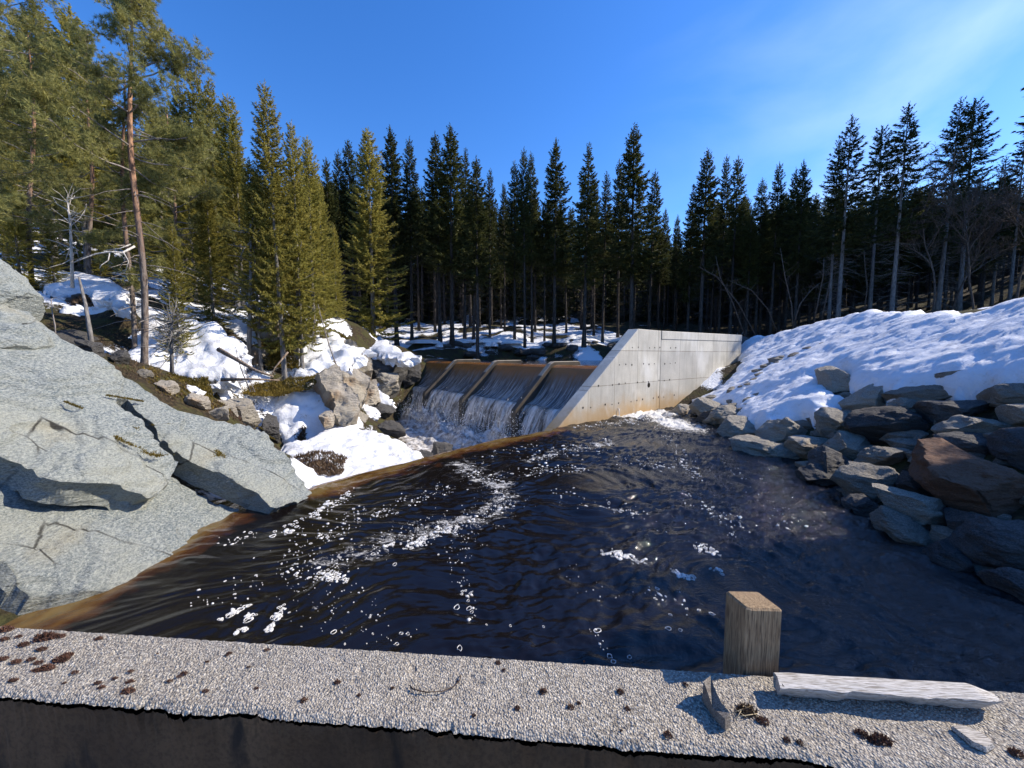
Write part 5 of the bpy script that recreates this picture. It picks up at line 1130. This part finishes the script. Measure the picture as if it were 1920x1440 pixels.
rg = np.random.default_rng(99)
def spr(bank, k, x, ytop, Y, label, group=None, wide=1., name='spruce_tree', cat='spruce', xb=None):
    T = aty(x, ytop, Y); P = aty(xb if xb is not None else x, 640, Y); z0 = hz(T[0], Y) - .05; h = max(2, T[2] - z0); a, b, H = bank[k % len(bank)]
    return plant_tree(name, (('trunk', a), ('crown', b)), (T[0], Y, z0), rg.random() * 6.28, (h / H * wide, h / H * wide, h / H), label, cat, group, float(rg.normal() * .014))
front = [  # column, top row, distance, width, label: the tops that stand against the sky, from the left
 (612, 300, 27, .9, 'low dark spruce just right of the bright left hand spruces, top notched'), (632, 283, 29, .8, 'dark spruce tip between the sunny left trees and the yellow green skirted spruce'),
 (655, 262, 30, .9, 'dark pointed spruce right behind the left edge of skirted spruce'), (735, 240, 30, 1., 'dark tall spruce immediately right of the yellow green skirted spruce'),
 (765, 258, 31, .85, 'dark spruce, second to the right of the skirted spruce'), (820, 255, 31, 1.0, 'left one of the two tall spruces rising close together over the left spillway pier'),
 (843, 236, 29, 1.1, 'tallest dark spruce above the spillway, the right one of a close pair'), (868, 280, 31, .9, 'shorter spruce leaning on the right flank of the tall pair above the spillway'),
 (893, 297, 26, 1.0, 'sunlit olive spruce in front of the row above the second pier'), (917, 318, 32, .7, 'thin spruce tip right behind the olive spruce above the second pier'),
 (946, 345, 34, .7, 'lowest small spruce tip in the gap above the third pier'), (965, 304, 31, .8, 'narrow dark spruce left of the twin tips in the middle'),
 (985, 284, 30, .75, 'left tip of the narrow twin spruces in the middle of the stand'), (999, 286, 31, .75, 'right tip of the narrow twin spruces in the middle of the stand'),
 (1042, 264, 30, 1., 'dark symmetrical spruce standing free above the fourth pier'), (1100, 271, 29, 1.05, 'bushy dark spruce half way between the free one and the highest one'),
 (1118, 335, 33, .8, 'low spruce shoulder just right of the bushy dark spruce'), (1135, 325, 31, .8, 'short pointed spruce in the dip left of the highest centre spruce'),
 (1165, 300, 32, .8, 'spindly spruce tip at the left side of the highest centre spruce'), (1193, 237, 28, 1.1, 'highest spruce of the centre, above the left edge of the wing wall'),
 (1224, 320, 30, .95, 'shorter green spruce at the right side of the highest centre spruce'), (1252, 392, 36, .8, 'tiny far spruce tip at the low notch above the wing wall'), (1275, 405, 40, .8, 'tiny far spruce tip right in the lowest notch of the tree line'),
 (1298, 350, 28, .9, 'dark spruce at the left foot of the olive lit spruce above wing wall'), (1325, 284, 26, 1.05, 'olive lit spruce with a blunt top above the coping of wing wall'),
 (1361, 293, 29, .7, 'very slim spruce spire right of the olive lit spruce'), (1382, 298, 27, .9, 'spruce with a spiky top, second right of the olive lit spruce'),
 (1430, 337, 27, .9, 'lower spruce in the dip before the snow bank crest'), (1460, 306, 26, .85, 'dark spruce with a needle thin tip over the start of the snow bank'), (1487, 318, 28, .8, 'dark spruce between two needle thin tips above the snow bank'),
 (1507, 303, 25, .95, 'dark broad based spruce left of the high right group')]
for i, (x, yt, Y, w, lab) in enumerate(front): spr(SP, [0, 4, 1, 2, 4, 0, 2, 5][i % 8], x, yt, Y, lab, 'spruces along the front of the stand', w)
# the olive ones stand in the sun
right = [(1575, 262, 22, .8, 'left, thinner one of two open branched spruces above the snow bank'), (1595, 219, 21, 1., 'tall open branched spruce over the middle of the snow bank crest'), (1655, 238, 24, .9, 'spruce with ragged branches between the two tallest right hand spruces'),
         (1700, 199, 20, 1.05, 'open spruce with a long bare pale trunk rising from snow bank crest'), (1790, 193, 22, 1., 'dense dark spruce of the pair at the right, left one'), (1832, 187, 23, 1., 'lacy see-through spruce of the pair at the right, right one'),
         (1885, 296, 26, .9, 'low dark spruce behind the bare birches at the right edge'), (1922, 262, 24, 1., 'dark spruce cut by the right edge of the picture')]
for i, (x, yt, Y, w, lab) in enumerate(right): spr(SW, i, x, yt, Y, lab, 'open branched spruces behind the snow bank', w)
fill_l = 'dark spruce inside the shaded stand, mostly hidden behind the front row of spruces'
rng2 = np.random.default_rng(41); n_f = 0
pts_ = []
for _ in range(4000):
    if n_f >= 105: break
    Y = rng2.uniform(30, 50); x = rng2.uniform(600, 1960); X = aty(x, 650, Y)[0]
    if any((X - a) ** 2 + (Y - b) ** 2 < 1.5 ** 2 for a, b in pts_): continue
    lim = np.interp(x, [600, 780, 790, 860, 930, 1080, 1250, 1290, 1400, 1540, 1700, 1960], [330, 330, 350, 340, 360, 360, 415, 400, 350, 350, 330, 330]) + rng2.uniform(5, 55)
    pts_.append((X, Y)); n_f += 1; spr(SP, int(rng2.integers(0, 7)), x, lim, Y, fill_l, 'spruces packed inside the dark stand', rng2.uniform(.8, 1.15))
for _ in range(85):    # deeper shade on the right, behind the crest
    Y = rng2.uniform(25, 42); x = rng2.uniform(1380, 2060); X = aty(x, 600, Y)[0]
    if any((X - a) ** 2 + (Y - b) ** 2 < 1.3 ** 2 for a, b in pts_): continue
    pts_.append((X, Y)); spr(SP, (2, 5, 0, 2, 5)[int(rng2.integers(0, 5))], x, np.interp(x, [1400, 1540, 1700, 2060], [365, 380, 330, 330]) + rng2.uniform(0, 60), Y, fill_l, 'spruces packed inside the dark stand', rng2.uniform(.9, 1.2))
a, b = spruce(380, 10, .06, 1.15, .5, .075, .45, .36, .0, .7, .25, (m_bark, m_spruce))
def arrs(me):
    v = np.empty(len(me.vertices) * 3, np.float32); me.vertices.foreach_get('co', v); return v.reshape(-1, 3)
vb = arrs(b); V = []; T_ = MB()
for _ in range(720):
    Y = 46 + 46 * rng2.random() ** 1.5; x = rng2.uniform(200, 2050); X = aty(x, 600, Y)[0]; z0 = hz(X, Y) - .2
    top = aty(x, np.interp(x, [200, 350, 600, 790, 930, 1080, 1230, 1280, 1330, 1500, 1700, 2050], [200, 260, 330, 350, 360, 370, 415, 425, 410, 360, 340, 330]) + rng2.uniform(10, 90), Y)[2]
    h = float(np.clip(top - z0, 7, 26)); c_, s_ = math.cos(x), math.sin(x); q_ = vb * (h / 10 * rng2.uniform(.9, 1.2)); q_[:, 2] = vb[:, 2] * h / 10
    V.append(np.c_[q_[:, 0] * c_ - q_[:, 1] * s_ + X, q_[:, 0] * s_ + q_[:, 1] * c_ + Y, q_[:, 2] + z0]); T_.tube([[X, Y, z0], [X, Y, z0 + h * .95]], [h * .011, .02], 5, False)
V = np.concatenate(V); nv = len(V); Tv = np.concatenate(T_.V)
mi = np.r_[np.zeros(nv // 4, int), np.ones(len(T_.F), int)]
tag(obj('far_wood', mesh(np.r_[V, Tv], np.r_[quads(V), np.array(T_.F) + nv], [m_spruce, m_bark], False, None, None, mi)), 'dark spruce wood filling the depth behind the stand', 'wood', kind='stuff')
# spruces just beyond the right edge, whose shade lies over the boulders and the near right water
for i, (X, Y, h) in enumerate(((11.2, 3.9, 5.6), (11.6, 4.7, 5.4), (13.5, 4.3, 6.4), (12.2, 3.3, 6.4), (10.6, 4.4, 4.4), (14.2, 5.2, 6.6), (13.0, 3.8, 6.6))):
    a, b, H = SP[(0, 2, 5)[i % 3]]; plant_tree('spruce_tree', (('trunk', a), ('crown', b)), (X, Y, hz(X, Y) - .1), i * 1.3, (h / H * 1.2, h / H * 1.2, h / H), 'spruce standing beyond the right edge of the picture, shading the lowest boulders', 'spruce', 'spruces beyond the right edge')
for i, (X, Y, t) in enumerate(((31, 22.3, 25.5), (33, 23.2, 27), (31.5, 23.4, 24), (35, 25.2, 28.5), (36.5, 26.6, 29), (38, 26.2, 30), (39.5, 28.6, 31), (42, 30.2, 33), (44, 32, 34), (41, 29.4, 32), (47, 34.5, 36), (33.5, 24.6, 26), (37.5, 27.8, 30))):
    a, b, H = SP[(i * 3) % 7 if (i * 3) % 7 not in (3, 6) else 2]; z0 = hz(X, Y) - .1; h = t - z0
    X += 2.6; z0 = hz(X, Y) - .1; h = t + 1.6 - z0; plant_tree('spruce_tree', (('trunk', a), ('crown', b)), (X, Y, z0), i * 1.3, (h / H * 1.25, h / H * 1.25, h / H), 'tall spruce on the slope beyond the right edge of the picture, shading the spillway', 'spruce', 'tall spruces beyond the right edge')
# left side
left = [(690, 244, 24.5, 1.15, 0, 'yellow green spruce with a full skirt of branches to the snow, left of the spillway'),
 (510, 163, 14.2, .85, 1, 'tall sunny olive spruce standing above the snow face, highest left of centre'), (548, 232, 15, .8, 1, 'sunny spruce touching the right side of the tall olive spruce'), (575, 258, 16.5, .9, 0, 'slim sunny spruce at the right end of the bright group'),
 (470, 300, 14.2, .8, 3, 'thin trunked spruce left of the tall olive spruce, branches mostly on top'), (425, 180, 22, 1., 3, 'dark spruce left of the tall olive spruce, behind the row'), (390, 150, 23, .9, 1, 'right one of three dark spruce tips left of centre'), (372, 138, 24, .9, 1, 'middle one of three dark spruce tips left of centre'),
 (340, 155, 24, .9, 3, 'left one of three dark spruce tips left of centre'), (600, 330, 19, .9, 2, 'small bushy spruce at the right foot of the bright group'), (320, 420, 12, .9, 2, 'young olive spruce directly right of the tall pine trunk'), (385, 330, 15, 1., 2, 'full olive spruce half way between the pine and the bright group'),
 (350, 250, 17, 1., 0, 'olive spruce behind the young spruce beside the pine'), (440, 260, 18, 1., 0, 'olive spruce filling the gap left of the bright group'), (60, 2, 19, 1.1, 3, 'high spruce at the upper left corner'), (125, 12, 20, 1.1, 3, 'high dark spruce between the corner spruce and the pine'),
 (20, 330, 14, 1.2, 2, 'bushy spruce low at the left edge above the boulders'), (90, 400, 14.5, 1.2, 2, 'low dark spruce behind the strip of snow'), (180, 400, 18, 1.1, 2, 'low spruce behind the dead branch left of the pine'), (-30, 60, 16, 1.1, 0, 'big spruce cut by the left edge'), (180, 120, 24, 1.1, 0, 'spruce far behind the crown of the pine, left'), (290, 190, 25, 1.1, 0, 'spruce far behind the crown of the pine, right'),
 (560, 400, 17, .9, 2, 'short sunny spruce in front of the dark stand, right of two trunks'), (625, 420, 20, .9, 2, 'little spruce between bright group and skirted spruce'), (250, 300, 20, 1.1, 0, 'olive spruce right behind the trunk of the tall pine'), (130, 250, 22, 1.1, 2, 'spruce in the dim wood left of the pine')]
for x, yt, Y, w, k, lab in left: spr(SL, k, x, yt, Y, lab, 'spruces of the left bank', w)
hill_l = 'spruce on the wooded left hillside, mostly hidden behind the nearer trees'
for _ in range(42):
    Y = rng2.uniform(24, 46); x = rng2.uniform(-260, 600); X = aty(x, 600, Y)[0]
    if any((X - a) ** 2 + (Y - b) ** 2 < 1.6 ** 2 for a, b in pts_): continue
    pts_.append((X, Y)); spr(SL if rng2.random() < .5 else SP, int(rng2.integers(0, 7)), x, np.interp(x, [-260, 100, 300, 430, 520, 600], [60, 100, 190, 240, 290, 320]) + rng2.uniform(0, 90), Y, hill_l, 'spruces on the left hillside', 1.1)
# the pines
def pine_at(seed, xb, yb, Y, xt, yt, base, R0, label, **kw):
    B_ = aty(xb, yb, Y); T = aty(xt, yt, Y); h = T[2] - B_[2]
    a, c = pine(seed, h, base, R0, (m_pbark, m_pine, m_twig), lean=((T[0] - B_[0]) / h, 0), **kw)
    return plant_tree('pine_tree', (('trunk', a), ('crown', c)), (B_[0], Y, B_[2] - .1), 0, 1, label, 'pine')
pine_at(401, 272, 700, 11, 236, -60, .50, 1.9, 'tall pine with orange upper trunk leaning left, in front of the snowy bank', nbr=34, tuft=8)
pine_at(402, 249, 690, 11.6, 228, 140, .30, 1.1, 'thinner second pine trunk touching the tall pine on its left', nbr=16, tuft=6)
pine_at(403, -70, 560, 9.5, -110, -120, .24, 3.2, 'large pine at the left edge, only its drooping branches in view', nbr=40, tuft=7)
pine_at(404, 60, 560, 14.5, 55, 40, .3, 2.4, 'wide pine behind the boulders at the left', nbr=34, tuft=7)
pine_at(405, 170, 560, 17, 165, 60, .3, 2.6, 'pine in the second row, left of the tall leaning pine', nbr=32, tuft=7)
pine_at(406, 330, 600, 15, 318, 210, .3, 2.0, 'pine with a grey stem right behind the tall leaning pine', nbr=30, tuft=7)
# dead branch, bare stems and saplings on the left
def stem(name, P, r, mat, label, cat, twigs=0, seed=1, tl=.4):
    mb = MB(); P = np.array([aty(x, y, Y) for x, y, Y in P]); mb.tube(P, np.linspace(r, r * .35, len(P)), 7); rg_ = np.random.default_rng(seed); o_ = P[0].copy()
    for _ in range(twigs):
        t = rg_.uniform(.25, 1) * (len(P) - 1); i = min(int(t), len(P) - 2); p = P[i] + (P[i + 1] - P[i]) * (t - i); d = rg_.normal(0, 1, 3) * [1, .6, .6] + [0, 0, .35]; d = nrmz(d); L = tl * rg_.uniform(.4, 1.2)
        q1 = p + d * L * .5 + rg_.normal(0, .03, 3); q2 = q1 + nrmz(d + rg_.normal(0, .4, 3)) * L * .5; mb.tube([p, q1, q2], [r * .3, r * .2, r * .08], 4, False)
    mb.V = [v - o_ for v in mb.V]; return tag(obj(name, mb.mesh(mat), None, o_), label, cat)
mb = MB()
for pts, r in ((((252, 462, 10.9), (230, 474, 10.6), (206, 472, 10.5), (180, 476, 10.4), (158, 484, 10.3), (133, 494, 10.2)), .03), (((206, 473, 10.5), (203, 488, 10.5), (190, 497, 10.4), (186, 504, 10.4)), .016), (((232, 474, 10.6), (241, 490, 10.6), (236, 508, 10.6)), .014), (((245, 458, 10.8), (225, 466, 10.7), (198, 469, 10.6)), .018)):
    mb.tube([aty(*p) for p in pts], np.linspace(r, r * .4, len(pts)), 6)
o_ = aty(252, 462, 10.9); mb.V = [v - o_ for v in mb.V]
tag(obj('dead_branch', mb.mesh(m_white), None, o_), 'bleached dead branch hanging forked left of the pine trunk', 'branch')
stem('dead_trunk_snag', [(175, 668, 10), (168, 620, 10), (160, 570, 10), (148, 520, 10.2)], .065, m_barkg, 'leaning grey dead stem in front of the snow, left of the pine', 'dead tree')
stem('birch_sapling', [(136, 540, 13), (134, 480, 13), (132, 420, 13), (126, 370, 13)], .05, m_white, 'slim pale birch stem behind the boulders', 'birch', 40, 4, .7)
stem('birch_sapling', [(104, 640, 10), (103, 610, 10), (97, 580, 10), (96, 560, 10)], .02, m_twig, 'tiny bare sapling at the edge of the boulders', 'sapling', 8, 5, .3)
stem('bare_sapling', [(470, 735, 11), (455, 700, 11), (445, 670, 11), (442, 650, 11)], .018, m_twig, 'thin bare sapling bending left in front of the log', 'sapling', 6, 6, .3)
stem('bare_sapling', [(478, 735, 11), (462, 700, 11), (452, 672, 11), (449, 662, 11)], .014, m_twig, 'thinnest bare shoot beside the bending sapling', 'sapling', 4, 7, .25)
stem('bare_sapling', [(632, 690, 15), (618, 650, 15), (606, 610, 15), (596, 570, 15)], .03, m_twig, 'bare sapling leaning left at the snow cushions', 'sapling', 10, 8, .5)
stem('bare_sapling', [(585, 650, 15), (588, 610, 15), (592, 575, 15)], .02, m_twig, 'upright bare twig beside the leaning sapling', 'sapling', 8, 9, .4)
stem('dead_spruce', [(322, 700, 10.6), (322, 660, 10.6), (322, 620, 10.6), (322, 590, 10.6)], .05, m_barkg, 'small dead spruce with bare grey twigs in front of the snow', 'dead tree', 90, 10, .75)
stem('fallen_log', [(410, 655, 11.2), (440, 672, 11), (480, 695, 10.8), (512, 706, 10.7)], .07, m_log, 'fallen brown log lying downhill behind the planks', 'log')
stem('fallen_log', [(540, 660, 12.4), (515, 690, 12.2), (505, 715, 12)], .03, m_log, 'short thin dead pole leaning between two spruce trunks', 'log')
stem('old_board', [(415, 712, 10.2), (470, 711, 10.3), (524, 713, 10.5)], .05, m_log, 'old grey board lying level above the dark gap', 'board')
stem('spruce_pole', [(555, 692, 15), (556, 620, 15), (557, 540, 15), (558, 460, 15)], .10, m_barkg, 'straight grey trunk right of the tall olive spruce', 'trunk', 30, 11, .8)
stem('spruce_pole', [(466, 684, 14), (468, 600, 14), (470, 520, 14), (470, 420, 14)], .09, m_barkg, 'straight grey trunk left of the tall olive spruce', 'trunk', 40, 12, .8)
# right side: bare birches and bent saplings in front of the dark stand
for i, (x, yb, yt, Y, w, lab) in enumerate(((1748, 575, 330, 19, 1., 'leaning bare birch with fine brown twigs left in the birch group'), (1828, 565, 325, 18.5, 1.05, 'bare birch with the clearest pale trunk over the snow bank'), (1905, 560, 320, 18, 1.1, 'bare birch cut by the right edge'), (1785, 570, 400, 20, .9, 'smaller bare birch between two bigger birches'))):
    B_ = aty(x, yb, Y); T = aty(x, yt, Y); z0 = hz(B_[0], Y) - .05; h = T[2] - z0
    a, b = bare(500 + i, h, m_btwig, .62, 4, .05, (.35 if i != 2 else -.3, 0, 0), 7, .75)
    plant_tree('birch_tree', (('trunk', a), ('twigs', b)), (B_[0], Y, z0), 0, 1, lab, 'birch', None)
for i, (P, lab) in enumerate((([(1400, 640, 20), (1375, 570, 20), (1350, 520, 20), (1342, 480, 20)], 'bare stem leaning left beside the far end of the wing wall'), ([(1420, 635, 20), (1385, 570, 20), (1345, 520, 20), (1310, 500, 20)], 'bare stem bowing low to the left over the wing wall'),
        ([(1456, 620, 20), (1440, 580, 20), (1410, 545, 20), (1365, 525, 20)], 'bowed bare stem arching left, right of the wing wall'), ([(1487, 615, 19), (1484, 570, 19), (1472, 520, 19), (1463, 465, 19)], 'thin bare stem kinked to the left above the snow slope'),
        ([(1487, 612, 19), (1500, 570, 19), (1520, 545, 19), (1538, 530, 19)], 'bare stem bowing right from the foot of the kinked stem'), ([(1526, 604, 19), (1535, 560, 19), (1543, 520, 19), (1545, 485, 19)], 'left one of two thin slanting stems above the snow'),
        ([(1540, 602, 19), (1549, 560, 19), (1557, 520, 19), (1561, 480, 19)], 'right one of two thin slanting stems above the snow'), ([(1620, 590, 20), (1626, 540, 20), (1622, 500, 20), (1620, 470, 20)], 'faint bare stem deep in shade near the pale trunk'))):
    stem('bare_sapling', P, .032, m_btwig, lab, 'sapling', 12, 600 + i, .8)
